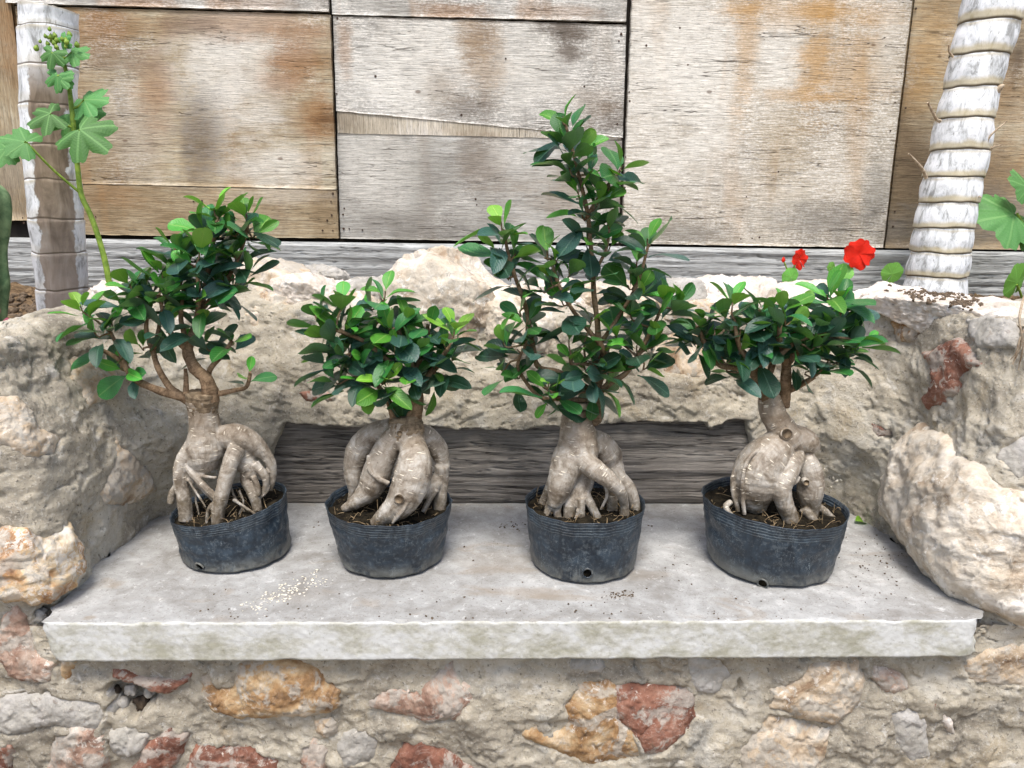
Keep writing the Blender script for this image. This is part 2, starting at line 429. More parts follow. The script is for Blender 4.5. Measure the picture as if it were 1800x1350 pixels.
def mat_slab():
    t = NT('slab_stone', 0.72, 0.3); v = t.obj()
    a = t.noise(v, 5, 5, 0.6, 0.8); b = t.noise(v, 30, 6, 0.65, 0.5); fi = t.noise(v, 220, 4, 0.7)
    c = t.ramp(t.math('ADD', t.math('MULTIPLY', a, 0.55), t.math('MULTIPLY', b, 0.45)),
               [(0.36, srgb(132, 129, 124)), (0.46, srgb(152, 151, 148)), (0.54, srgb(166, 166, 164)), (0.66, srgb(190, 190, 188))])
    c = t.mix(t.math('MULTIPLY', t.ss(t.noise(t.scale(v, (6, 14, 14), (2, 0, 0)), 1.0, 5, 0.6, 1.2), 0.57, 0.70), 0.35), c, srgb(150, 136, 118))
    c = t.mix(t.math('MULTIPLY', t.ss(t.noise(v, 60, 6, 0.72, 0.6), 0.58, 0.68), 0.5), c, srgb(222, 222, 221))
    c = t.mix(t.math('MULTIPLY', t.ss(t.noise(v, 120, 4, 0.7), 0.58, 0.66), 0.4), c, srgb(128, 120, 112))
    ln = t.noise(v, 6, 6, 0.6, 1.8); ln = t.math('MULTIPLY', t.math('SUBTRACT', 1.0, t.ss(t.math('ABSOLUTE', t.math('SUBTRACT', ln, 0.5)), 0.0, 0.006)), t.ss(t.noise(v, 4, 2, 0.5), 0.52, 0.6))
    c = t.mix(t.math('MULTIPLY', ln, 0.45), c, srgb(120, 108, 96))
    c = t.mix(t.math('MULTIPLY', t.ss(fi, 0.58, 0.66), 0.6), c, srgb(100, 92, 84))
    # dried mud smears: (px, py, rx, ry, amount)
    so = t.sep(v); wob = t.math('SUBTRACT', t.noise(t.scale(v, (9, 26, 26)), 1.0, 6, 0.68, 0.6), 0.5)
    for bx, by, brx, bry, ba in ((930, 1042, 150, 12, .75), (1010, 1050, 110, 8, .6), (870, 1003, 110, 10, .55), (930, 985, 190, 26, .35), (640, 985, 30, 14, .4), (160, 1085, 14, 5, .9), (205, 1028, 22, 8, .6), (520, 1050, 60, 20, .3), (1130, 1010, 60, 14, .4)):
        P = PZ(bx, by, .5); Q = PZ(bx + brx, by, .5); R = PZ(bx, by + bry, .5)
        dx = t.math('MULTIPLY', t.math('SUBTRACT', so[0], float(P[0] - .06)), float(1 / (Q[0] - P[0]))); dy = t.math('MULTIPLY', t.math('SUBTRACT', so[1], float(P[1] - 1.4)), float(1 / (P[1] - R[1])))
        r = t.math('ADD', t.math('SQRT', t.math('ADD', t.math('MULTIPLY', dx, dx), t.math('MULTIPLY', dy, dy))), t.math('MULTIPLY', wob, 3.0))
        c = t.mix(t.math('MULTIPLY', t.math('SUBTRACT', 1.0, t.ss(r, 0.3, 1.1)), ba * .7), c, srgb(142, 130, 114))
    # greenish lichen and lime on the sawn front edge
    n = t.n('ShaderNodeNewGeometry').outputs['Normal']
    fr = t.ss(t.math('MULTIPLY', t.sep(n)[1], -1.0), 0.4, 0.7)
    ed = t.ramp(t.noise(t.scale(v, (16, 16, 26)), 1.0, 6, 0.72, 0.2), [(0.36, srgb(164, 162, 146)), (0.46, srgb(185, 184, 174)), (0.58, srgb(206, 207, 204))])
    ed = t.mix(t.math('MULTIPLY', t.ss(t.noise(v, 85, 6, 0.7), 0.57, 0.68), 0.5), ed, srgb(138, 136, 120))
    c = t.mix(fr, c, ed)
    t.bump(b, 0.0016, 0.3); t.bump(fi, 0.0008, 0.7); t.bump(t.noise(v, 90, 5, 0.7), 0.0016, 0.4)
    return t.done(c)

def mat_soil(name, c1, c2):
    t = NT(name, 0.97, 0.1); v = t.obj()
    a = t.noise(v, 60, 6, 0.7, 0.5); b = t.noise(v, 9, 4, 0.6)
    c = t.mix(t.ss(a, 0.35, 0.68), srgb(*c1), srgb(*c2))
    if c1[0] > 30: c = t.mix(t.math('MULTIPLY', t.ss(b, 0.5, 0.7), 0.4), c, srgb(128, 108, 82))
    t.bump(a, 0.006, 0.9); t.bump(t.noise(v, 240, 4, 0.7), 0.002, 0.8)
    return t.done(c)

def mat_plastic():
    t = NT('grow_bag_plastic', 0.42, 0.5); v = t.obj(3.0)
    a = t.noise(v, 16, 6, 0.68, 1.0); b = t.noise(t.scale(v, (40, 40, 16)), 1.0, 6, 0.7, 1.5); fi = t.noise(v, 130, 4, 0.7)
    du = t.ss(t.math('ADD', t.math('MULTIPLY', a, 0.6), t.math('MULTIPLY', b, 0.4)), 0.38, 0.68)
    c = t.mix(du, srgb(24, 34, 44), srgb(52, 66, 78))
    c = t.mix(t.math('MULTIPLY', t.ss(fi, 0.5, 0.66), 0.35), c, srgb(104, 112, 116))
    tt = t.sep(t.attr('tco'))[0]
    foot = t.math('MULTIPLY', t.math('SUBTRACT', 1.0, t.ss(tt, 0.0, 0.34)), t.ss(a, 0.36, 0.56))
    c = t.mix(t.math('MULTIPLY', foot, 0.7), c, srgb(122, 120, 110))
    ring = t.ss(t.math('SINE', t.math('MULTIPLY', tt, 2 * math.pi / 0.043)), 0.55, 0.95)
    ring = t.math('MULTIPLY', ring, t.math('MULTIPLY', t.ss(tt, 0.76, 0.79), t.math('SUBTRACT', 1.0, t.ss(tt, 0.985, 0.995))))
    c = t.mix(t.math('MULTIPLY', ring, t.math('MULTIPLY', t.ss(b, 0.35, 0.6), 0.75)), c, srgb(112, 124, 130))
    for k, (sx, sz) in enumerate(((70, 6), (22, 30))):
        sc = t.noise(t.scale(v, (sx, sx, sz), (k, 3, 1)), 1.0, 3, 0.5, 3.0)
        sc = t.math('SUBTRACT', 1.0, t.ss(t.math('ABSOLUTE', t.math('SUBTRACT', sc, 0.5)), 0.0, 0.010))
        sc = t.math('MULTIPLY', sc, t.ss(t.noise(v, 25, 2, 0.5), 0.48, 0.58))
        c = t.mix(t.math('MULTIPLY', sc, 0.5), c, srgb(136, 146, 150))
    t.bump(ring, 0.0012, 0.8); t.bump(a, 0.004, 0.35); t.bump(b, 0.0012, 0.4); t.bump(fi, 0.0004, 0.4)
    return t.done(c, t.math('ADD', t.math('MULTIPLY', du, 0.3), 0.34))

def mat_root(name, warm=0.0, gloss=0.5, lent=0.8):
    t = NT(name, gloss, 0.35); q = t.attr('tco'); v = t.obj()
    a = t.noise(v, 30, 6, 0.65, 0.6); b = t.noise(v, 130, 5, 0.7)
    c = t.ramp(a, [(0.36, srgb(108, 97, 84)), (0.46, srgb(146, 136, 122)), (0.55, srgb(168, 160, 148)), (0.66, srgb(192, 187, 178))])
    z = t.sep(v)[2]
    c = t.mix(t.math('MULTIPLY', t.ss(z, 0.20, 0.27), 0.4), c, srgb(128, 108, 84))
    rings = t.noise(t.scale(q, (480, 26, 1)), 1.0, 3, 0.55, 0.25)
    c = t.mix(t.math('MULTIPLY', t.ss(rings, 0.54, 0.68), 0.26), c, srgb(96, 82, 66))
    le = t.math('SUBTRACT', 1.0, t.ss(t.voro(t.scale(q, (210, 36, 1)), 1.0), 0.15, 0.21))
    le = t.math('MULTIPLY', le, t.ss(t.noise(v, 16, 2, 0.5), 0.38, 0.52))
    c = t.mix(t.math('MULTIPLY', le, lent), c, srgb(236, 226, 206))
    c = t.mix(t.math('MULTIPLY', t.ss(b, 0.58, 0.70), 0.55), c, srgb(84, 68, 50))
    c = t.mix(t.math('MULTIPLY', t.ss(t.noise(v, 85, 4, 0.65), 0.57, 0.68), 0.4), c, srgb(206, 198, 184))
    dirt = t.math('MULTIPLY', t.math('SUBTRACT', 1.0, t.ss(t.math('ADD', z, t.math('MULTIPLY', t.math('SUBTRACT', a, 0.5), 0.10)), 0.115, 0.150)), t.ss(b, 0.36, 0.56))
    c = t.mix(t.math('MULTIPLY', dirt, 0.6), c, srgb(92, 80, 58))
    st = t.noise(t.scale(q, (30, 260, 1)), 1.0, 4, 0.6, 0.4)
    c = t.mix(t.math('MULTIPLY', t.ss(st, 0.52, 0.68), 0.3), c, srgb(100, 84, 68)); t.bump(st, 0.0008, 0.5)
    t.bump(rings, 0.0007, 0.5); t.bump(le, 0.0010, 0.6); t.bump(a, 0.0015, 0.4); t.bump(b, 0.0008, 0.5)
    return t.done(c)

def mat_bark(name, c1, c2, bs=0.8):
    t = NT(name, 0.85, 0.2); v = t.obj(4.0); q = t.attr('tco')
    a = t.noise(v, 60, 6, 0.65, 0.6); r = t.noise(t.scale(q, (300, 40, 1)), 1.0, 3, 0.5)
    c = t.mix(t.ss(t.math('ADD', t.math('MULTIPLY', a, 0.7), t.math('MULTIPLY', r, 0.3)), 0.36, 0.64), srgb(*c1), srgb(*c2))
    t.bump(a, 0.003, bs); t.bump(r, 0.001, 0.5)
    return t.done(c)

def mat_leaf(name, base, rib, dust, back, rough=0.30, dustcol=(104, 134, 138)):
    t = NT(name, rough, 0.5); uv = t.n('ShaderNodeUVMap').outputs[0]; s = t.sep(uv)
    rnd = t.n('ShaderNodeObjectInfo').outputs['Random']; v = t.obj(7.0)
    hsv = t.n('ShaderNodeHueSaturation'); hsv.inputs['Color'].default_value = srgb(*base)
    t.set(hsv.inputs['Hue'], t.math('ADD', 0.485, t.math('MULTIPLY', rnd, 0.03)))
    t.set(hsv.inputs['Value'], t.math('ADD', 0.72, t.math('MULTIPLY', rnd, 0.6)))
    t.set(hsv.inputs['Saturation'], 0.95)
    c = hsv.outputs[0]
    c = t.mix(t.math('MULTIPLY', t.ss(t.noise(v, 60, 3, 0.5), 0.4, 0.7), 0.35), c, srgb(*[x * 0.6 for x in base]))
    if dust:
        d = t.math('MULTIPLY', t.ss(t.noise(v, 95, 6, 0.7, 0.6), 0.44, 0.66), t.ss(rnd, 0.1, 0.9))
        c = t.mix(t.math('MULTIPLY', d, dust), c, srgb(*dustcol))
    x = t.math('ABSOLUTE', t.math('SUBTRACT', s[0], 0.5))
    mid = t.math('SUBTRACT', 1.0, t.ss(x, 0.015, 0.05))
    sv = t.math('SINE', t.math('MULTIPLY', t.math('SUBTRACT', s[1], t.math('MULTIPLY', x, 0.5)), 78.0))
    c = t.mix(t.math('MULTIPLY', t.ss(sv, 0.75, 1.0), 0.13), c, srgb(*rib))
    c = t.mix(t.math('MULTIPLY', mid, 0.6), c, srgb(*rib))
    bf = t.n('ShaderNodeNewGeometry').outputs['Backfacing']
    c = t.mix(t.math('MULTIPLY', bf, 0.7), c, srgb(*back))
    t.bump(sv, 0.0004, 0.3); t.bump(mid, 0.0008, 0.5); t.bump(t.noise(v, 70, 3, 0.5), 0.0012, 0.4)
    t.done(c)
    tr = t.n('ShaderNodeBsdfTranslucent'); t.set(tr.inputs['Color'], t.mix(0.5, c, srgb(120, 190, 40), 'MIX'))
    ms = t.n('ShaderNodeMixShader'); ms.inputs[0].default_value = 0.16
    out = t.t.nodes['Material Output']
    t.t.links.new(t.b.outputs[0], ms.inputs[1]); t.t.links.new(tr.outputs[0], ms.inputs[2]); t.t.links.new(ms.outputs[0], out.inputs['Surface'])
    return t.m

def mat_plain(name, c1, c2, sc=40, rough=0.8, spec=0.3, bs=0.5, bd=0.002):
    t = NT(name, rough, spec); v = t.obj(2.0); a = t.noise(v, sc, 5, 0.65, 0.4)
    t.bump(a, bd, bs)
    return t.done(t.mix(t.ss(a, 0.32, 0.68), srgb(*c1), srgb(*c2)))

def mat_palm(name, silver, brownpatch):
    t = NT(name, 0.6, 0.35); v = t.obj(); q = t.attr('tco'); s = t.sep(q)   # s[0] fraction in segment, s[1] angle (0 = towards the camera), s[2] height
    a = t.noise(t.scale(v, (40, 40, 16)), 1.0, 6, 0.7, 0.6); b = t.noise(v, 16, 4, 0.6, 0.6)
    c = t.ramp(a, [(0.37, srgb(160, 161, 160)), (0.45, srgb(212, 215, 216)), (0.56, srgb(242, 244, 246))])
    c = t.mix(t.math('MULTIPLY', t.ss(t.noise(t.scale(v, (150, 150, 60)), 1.0, 4, 0.7), 0.60, 0.68), 0.6), c, srgb(104, 100, 92))
    low = t.math('SUBTRACT', 1.0, t.ss(t.math('ADD', s[0], t.math('MULTIPLY', t.math('SUBTRACT', b, 0.5), 0.3)), 0.16, 0.34))
    c = t.mix(t.math('MULTIPLY', low, 0.8 if not brownpatch else 0.25), c, srgb(186, 172, 134))
    up = t.ss(s[0], 0.82, 0.97)
    c = t.mix(t.math('MULTIPLY', up, 0.6), c, srgb(190, 178, 150))
    if brownpatch:
        w = t.math('ADD', t.math('ABSOLUTE', t.math('SUBTRACT', s[1], 0.48)), t.math('MULTIPLY', t.math('SUBTRACT', b, 0.5), 0.9))
        hf = t.ss(s[2], 0.50, 0.62)                       # bark has fallen off except near the cut top
        pb = t.math('MULTIPLY', t.math('SUBTRACT', 1.0, t.ss(w, 0.62, 0.70)), t.math('SUBTRACT', 1.0, hf))
        br = t.ramp(t.noise(t.scale(v, (30, 30, 8)), 1.0, 6, 0.65, 0.5), [(0.35, srgb(112, 98, 82)), (0.5, srgb(146, 130, 112)), (0.66, srgb(168, 156, 142))])
        c = t.mix(pb, c, br)
        c = t.mix(t.math('MULTIPLY', t.math('SUBTRACT', 1.0, t.ss(s[2], 0.0, 0.36)), 0.35), c, srgb(150, 140, 140))
    gr = t.math('SUBTRACT', 1.0, t.ss(t.math('ABSOLUTE', t.math('SUBTRACT', s[0], 0.02)), 0.01, 0.045))
    c = t.mix(t.math('MULTIPLY', gr, 0.85), c, srgb(84, 72, 58))
    t.bump(a, 0.002, 0.5); t.bump(b, 0.006, 0.4)
    return t.done(c)

M = {}
M['mortar'] = mat_mortar()
M['cream'] = mat_stone('cream_limestone', [(0.36, srgb(140, 116, 92)), (0.46, srgb(186, 166, 140)), (0.56, srgb(208, 194, 174)), (0.66, srgb(224, 216, 204))], 0.55, 0.08, 1)
M['white'] = mat_stone('white_limestone', [(0.32, srgb(168, 150, 132)), (0.44, srgb(206, 192, 176)), (0.58, srgb(226, 216, 206)), (0.7, srgb(236, 230, 224))], 0.7, 0.2, 2, (236, 233, 228), 0.35)
M['orange'] = mat_stone('orange_sandstone', [(0.36, srgb(108, 84, 62)), (0.45, srgb(158, 124, 86)), (0.54, srgb(184, 158, 122)), (0.64, srgb(206, 194, 176))], 0.5, 0.08, 3)
M['pale'] = mat_stone('pale_cream_limestone', [(0.36, srgb(158, 138, 116)), (0.46, srgb(196, 182, 162)), (0.56, srgb(216, 206, 190)), (0.66, srgb(230, 224, 214))], 0.6, 0.05, 12, (234, 229, 220), 0.3)
M['ochre'] = mat_stone('ochre_limestone', [(0.36, srgb(128, 92, 64)), (0.45, srgb(184, 144, 102)), (0.53, srgb(208, 186, 152)), (0.62, srgb(226, 218, 204))], 0.8, 0.1, 8)
M['red'] = mat_stone('red_sandstone', [(0.36, srgb(92, 62, 52)), (0.46, srgb(128, 86, 70)), (0.56, srgb(150, 110, 92)), (0.66, srgb(184, 160, 146))], 0.42, 0.10, 4)
M['pink'] = mat_stone('pink_stone', [(0.36, srgb(120, 92, 78)), (0.46, srgb(164, 134, 116)), (0.56, srgb(188, 168, 152)), (0.66, srgb(210, 200, 190))], 0.6, 0.10, 5)
M['grey'] = mat_stone('grey_stone', [(0.34, srgb(128, 124, 116)), (0.46, srgb(162, 158, 150)), (0.58, srgb(182, 178, 172)), (0.7, srgb(204, 202, 198))], 0.4, 0.1, 6)
M['slab'] = mat_slab()
M['bedsoil'] = mat_soil('bed_soil', (72, 58, 44), (138, 116, 90))
M['potsoil'] = mat_soil('potting_soil', (16, 14, 11), (52, 46, 35))
M['hole'] = mat_soil('dark_rubble', (40, 34, 30), (86, 76, 66))
M['ground'] = mat_soil('ground_earth', (104, 92, 76), (150, 136, 116))
M['plastic'] = mat_plastic()
M['root'] = mat_root('pale_root', 0.0, 0.58, 0.85)
M['root2'] = mat_root('smooth_grey_root', 0.0, 0.40, 1.0)
M['neck'] = mat_bark('brown_neck_bark', (88, 74, 58), (150, 132, 108))
M['branch'] = mat_bark('branch_bark', (92, 74, 56), (150, 126, 100))
M['fibre'] = mat_plain('root_fibre', (96, 78, 56), (168, 146, 112), 90)
M['leaf_old'] = mat_leaf('leaf_old', (35, 76, 60), (92, 126, 106), 0.75, (88, 114, 98))
M['leaf_mid'] = mat_leaf('leaf_mid', (42, 114, 46), (112, 154, 92), 0.2, (104, 142, 84))
M['leaf_new'] = mat_leaf('leaf_new', (74, 152, 38), (150, 190, 92), 0.0, (132, 176, 76), 0.3)
M['leaf_tip'] = mat_leaf('leaf_tip', (122, 184, 40), (180, 214, 110), 0.0, (150, 200, 80), 0.3)
M['mallow'] = mat_leaf('mallow_leaf', (78, 138, 62), (122, 170, 100), 0.2, (110, 152, 92), 0.6, (150, 172, 145))
M['nast'] = mat_leaf('nasturtium_leaf', (104, 166, 58), (128, 184, 84), 0.0, (140, 190, 90), 0.5)
M['stem'] = mat_plain('green_stem', (104, 132, 48), (150, 176, 74), 60, 0.5)
M['petal'] = mat_plain('red_petal', (168, 12, 5), (240, 46, 16), 130, 0.5, 0.2, 0.8)
M['yellow'] = mat_plain('yellow_throat', (226, 150, 20), (240, 190, 40), 80, 0.5)
M['pinkleaf'] = mat_plain('pink_leaf', (130, 48, 72), (176, 96, 112), 60, 0.5)
M['cactus'] = mat_plain('cactus_skin', (64, 92, 60), (116, 138, 98), 30, 0.6)
M['nail'] = mat_plain('rusty_nail', (40, 32, 28), (92, 70, 56), 300, 0.7)
M['twig'] = mat_plain('dry_twig', (150, 128, 104), (200, 184, 160), 100, 0.8)
M['dark'] = mat_plain('dark_gap', (26, 22, 18), (44, 38, 32), 20, 0.9)
M['crumb'] = mat_plain('soil_crumb', (70, 58, 46), (120, 104, 86), 200, 0.95)
M['flake'] = mat_plain('pale_flake', (214, 204, 182), (240, 236, 224), 200, 0.8)
M['palm_l'] = mat_palm('peeling_palm_bark', True, True)
M['palm_r'] = mat_palm('silver_palm_bark', True, False)
M['cut'] = mat_plain('cut_wood', (120, 104, 88), (176, 160, 140), 80, 0.9)
tan = [(0.34, srgb(114, 97, 73)), (0.45, srgb(150, 131, 102)), (0.55, srgb(176, 160, 132)), (0.66, srgb(200, 191, 168))]
pale = [(0.34, srgb(118, 113, 104)), (0.45, srgb(150, 146, 138)), (0.55, srgb(178, 175, 167)), (0.66, srgb(208, 206, 200))]
gold = [(0.34, srgb(140, 128, 110)), (0.45, srgb(176, 165, 146)), (0.55, srgb(200, 190, 172)), (0.66, srgb(218, 212, 202))]
greyb = [(0.34, srgb(142, 143, 140)), (0.45, srgb(162, 163, 161)), (0.55, srgb(178, 180, 178)), (0.66, srgb(198, 200, 199))]
BR, DK, WH, OC, GY = (150, 108, 64), (92, 80, 68), (226, 222, 212), (186, 144, 84), (132, 128, 120)
M['ply_tan'] = mat_plywood('tan_plywood', tan, (100, 84, 68), 0.35, 1.0, 0.34, streak=0.25, streak_col=(156, 108, 58), centre=(-.9103, 1.4425),
    blobs=[(410, 130, 110, 130, WH, .8), (480, 60, 120, 40, WH, .4), (480, 290, 120, 40, WH, .5), (260, 200, 70, 90, WH, .3), (530, 110, 70, 30, BR, .7), (500, 140, 60, 40, BR, .6), (560, 200, 45, 50, BR, .75), (575, 210, 30, 20, (90, 58, 30), .6), (270, 170, 40, 70, BR, .6), (350, 240, 45, 80, DK, .6), (440, 45, 170, 26, BR, .6), (200, 45, 100, 30, BR, .4), (330, 40, 60, 20, DK, .4), (180, 60, 50, 60, BR, .35), (210, 110, 60, 30, DK, .35), (530, 65, 70, 20, BR, .5)])
M['ply_tan_low'] = mat_plywood('tan_plywood_low', tan, (110, 98, 84), 0.45, 3.1, 0.2, streak=0.2, centre=(-.91, 1.12), blobs=[(330, 320, 50, 20, DK, .5), (500, 340, 90, 30, WH, .3), (200, 340, 60, 30, BR, .35)])
M['ply_pale'] = mat_plywood('bleached_plywood', pale, (104, 96, 86), 0.35, 2.0, 0.95, streak=0.2, streak_col=(146, 118, 84), centre=(-.0185, 1.54),
    blobs=[(730, 110, 150, 110, WH, .8), (940, 110, 90, 90, WH, .7), (840, 60, 40, 40, (140, 112, 78), .7), (850, 120, 40, 60, (150, 124, 92), .6), (990, 50, 45, 30, DK, .85), (1000, 85, 30, 30, DK, .8), (820, 190, 60, 30, DK, .6), (780, 150, 40, 40, (140, 122, 100), .5), (1070, 210, 40, 30, DK, .7), (605, 80, 15, 50, BR, .5), (1040, 180, 50, 40, (140, 122, 100), .4)])
M['ply_pale_low'] = mat_plywood('bleached_plywood_low', pale, (104, 96, 88), 0.5, 5.0, 0.35, streak=0.3, streak_col=(140, 122, 100), centre=(-.0165, 1.21),
    blobs=[(660, 290, 90, 90, WH, .6), (850, 280, 50, 70, (120, 106, 90), .6), (740, 390, 150, 25, GY, .5), (900, 270, 50, 30, WH, .3), (1000, 330, 90, 50, (150, 130, 106), .4), (760, 310, 40, 60, GY, .5)])
M['ply_gold'] = mat_plywood('golden_grey_plywood', gold, (112, 104, 92), 0.3, 4.0, 0.85, streak=0.35, streak_col=(178, 136, 78), crack=0.85, centre=(.848, 1.595),
    blobs=[(1170, 110, 110, 170, WH, .75), (1370, 110, 50, 80, WH, .7), (1250, 90, 80, 140, WH, .6), (1220, 300, 120, 80, WH, .4), (1310, 90, 24, 120, OC, .5), (1435, 110, 30, 100, OC, .6), (1490, 120, 90, 80, OC, .4), (1440, 25, 170, 30, OC, .35), (1440, 20, 60, 14, OC, .6), (1430, 170, 120, 14, OC, .5), (1300, 10, 40, 20, OC, .5), (1450, 390, 130, 40, GY, .7), (1200, 410, 120, 25, GY, .6), (1540, 340, 30, 80, GY, .6), (1380, 250, 50, 80, (170, 150, 116), .4), (1560, 90, 20, 60, WH, .4)])
M['ply_right'] = mat_plywood('brown_plywood', tan, (84, 70, 56), 0.4, 7.0, 0.3, streak=0.3, streak_col=(168, 124, 70), centre=(1.7390, 1.595),
    blobs=[(1640, 80, 60, 70, OC, .4), (1620, 160, 40, 40, OC, .35), (1740, 380, 120, 70, GY, .7), (1610, 290, 60, 80, (120, 102, 80), .7), (1580, 400, 60, 40, GY, .6), (1790, 100, 20, 50, DK, .8), (1760, 160, 60, 60, (140, 110, 76), .5), (1720, 300, 60, 60, (126, 106, 84), .6)])
M['ply_left'] = mat_plywood('upright_brown_board', tan, (92, 74, 58), 0.5, 8.0, 0.1, vertical=True, streak=0.3, centre=(-1.8375, 1.6175), blobs=[(20, 60, 40, 80, (150, 108, 66), .5), (20, 300, 40, 90, GY, .4)])
M['ply_top'] = mat_plywood('top_board', pale, (86, 80, 74), 0.5, 9.0, 0.9, streak=0.3, centre=(-.92, 1.92), blobs=[(250, 5, 60, 14, BR, .6), (450, 8, 80, 12, BR, .4)])
M['core'] = mat_plywood('plywood_core', gold, (120, 84, 50), 0.4, 6.0, 0.5, vertical=True, streak=0.5)
M['base_timber'] = mat_timber('grey_base_timber', greyb, 1.0, 0.35, 0.28)
M['sleeper'] = mat_timber('old_sleeper', [(0.34, srgb(106, 100, 94)), (0.45, srgb(126, 120, 113)), (0.55, srgb(141, 135, 128)), (0.68, srgb(164, 159, 152))], 4.0, 0.65, 0.38)
# ------------------------------------------------------------------ ground
g = mk('ground', [(-60, -60, 0), (60, -60, 0), (60, 60, 0), (-60, 60, 0)], [[0, 1, 2, 3]], M['ground'], None)
tag(g, 'bare earth ground in front of the stone wall', 'ground', kind='structure')

# ------------------------------------------------------------------ stone wall: mortar skin
SLAB_Z = 0.5
# columns of the alcove skin: plan position at slab level, at mid height, at the lip, direction of the top surface, lip height, top depth
COLS = [
    ((-2.60, 1.15), (-2.60, 1.17), (-2.60, 1.19), (0, 1), 0.935, 0.08),
    ((-1.25, 1.15), (-1.25, 1.17), (-1.25, 1.19), (0, 1), 0.935, 0.08),
    ((-0.84, 1.15), (-0.85, 1.17), (-0.87, 1.19), (-.1, 1), 0.935, 0.08),
    ((-0.72, 1.165), (-0.73, 1.18), (-0.77, 1.22), (-.7, .7), 0.935, 0.08),
    ((-0.70, 1.28), (-0.70, 1.29), (-0.755, 1.32), (-1, 0.15), 0.935, 0.08),
    ((-0.695, 1.42), (-0.685, 1.41), (-0.735, 1.46), (-1, 0.4), 0.94, 0.08),
    ((-0.66, 1.555), (-0.59, 1.53), (-0.66, 1.60), (-.7, .7), 0.95, 0.25),
    ((-0.50, 1.605), (-0.44, 1.585), (-0.48, 1.64), (-.2, 1), 0.95, 0.34),
    ((-0.25, 1.61), (-0.22, 1.595), (-0.22, 1.64), (0, 1), 0.93, 0.36),
    ((0.05, 1.61), (0.05, 1.60), (0.05, 1.645), (0, 1), 0.92, 0.36),
    ((0.35, 1.61), (0.35, 1.60), (0.35, 1.645), (0, 1), 0.92, 0.36),
    ((0.58, 1.61), (0.58, 1.60), (0.58, 1.65), (.1, 1), 0.925, 0.38),
    ((0.75, 1.60), (0.73, 1.59), (0.74, 1.64), (.5, .8), 0.935, 0.42),
    ((0.83, 1.52), (0.83, 1.50), (0.85, 1.54), (1, .6), 0.95, 0.42),
    ((0.84, 1.38), (0.85, 1.38), (0.88, 1.40), (1, .2), 0.965, 0.42),
    ((0.835, 1.26), (0.84, 1.26), (0.88, 1.29), (1, 0.1), 0.975, 0.40),
    ((0.86, 1.165), (0.87, 1.18), (0.91, 1.22), (.7, .7), 0.98, 0.40),
    ((0.98, 1.15), (0.98, 1.17), (1.00, 1.19), (.1, 1), 0.975, 0.40),
    ((1.35, 1.15), (1.35, 1.17), (1.35, 1.19), (0, 1), 0.96, 0.40),
    ((2.60, 1.15), (2.60, 1.17), (2.60, 1.19), (0, 1), 0.96, 0.40),
]
def skin_net():
    rows = []
    A = [np.array(c[0]) for c in COLS]; B = [np.array(c[1]) for c in COLS]; Lp = [np.array(c[2]) for c in COLS]
    dr = [np.array(c[3]) / np.linalg.norm(c[3]) for c in COLS]; zt = [c[4] for c in COLS]; dp = [c[5] for c in COLS]
    def row(fn): rows.append([fn(i) for i in range(len(COLS))])
    row(lambda i: (*A[i], 0.40)); row(lambda i: (*A[i], 0.47)); row(lambda i: (*A[i], 0.54))
    row(lambda i: (*B[i], 0.68)); row(lambda i: (*(0.5 * B[i] + 0.5 * Lp[i]), 0.80))
    row(lambda i: (*Lp[i], zt[i] - 0.06)); row(lambda i: (*(Lp[i] + dr[i] * 0.018), zt[i] - 0.012))
    row(lambda i: (*(Lp[i] + dr[i] * 0.055), zt[i])); row(lambda i: (*(Lp[i] + dr[i] * (0.055 + (dp[i] - .055) * 0.6)), zt[i] + 0.005))
    row(lambda i: (*(Lp[i] + dr[i] * dp[i]), zt[i] - 0.012)); row(lambda i: (*(Lp[i] + dr[i] * (dp[i] + 0.06)), zt[i] - 0.10))
    return np.array(rows)                      # (nr, nc, 3)
def refine(net, nr, nc):
    a = np.stack([catmull(net[i], nc) for i in range(net.shape[0])])
    # even spacing along the path
    m = a[4]; s = np.r_[0, np.cumsum(np.linalg.norm(np.diff(m, axis=0), axis=1))]
    t = np.interp(np.linspace(0, s[-1], nc), s, np.arange(nc)); i = np.clip(t.astype(int), 0, nc - 2); w = (t - i)[None, :, None]
    a = a[:, i] * (1 - w) + a[:, i + 1] * w
    b = np.stack([catmull(a[:, j], nr * 2) for j in range(nc)], 1)
    m = b[:, nc // 2]; s = np.r_[0, np.cumsum(np.linalg.norm(np.diff(m, axis=0), axis=1))]
    t = np.interp(np.linspace(0, s[-1], nr), s, np.arange(nr * 2)); i = np.clip(t.astype(int), 0, nr * 2 - 2); w = (t - i)[:, None, None]
    return b[i] * (1 - w) + b[i + 1] * w
def grid_normals(G):
    du = np.gradient(G, axis=1); dv = np.gradient(G, axis=0)
    n = np.cross(du, dv); n /= np.linalg.norm(n, axis=2)[..., None] + 1e-12
    return n

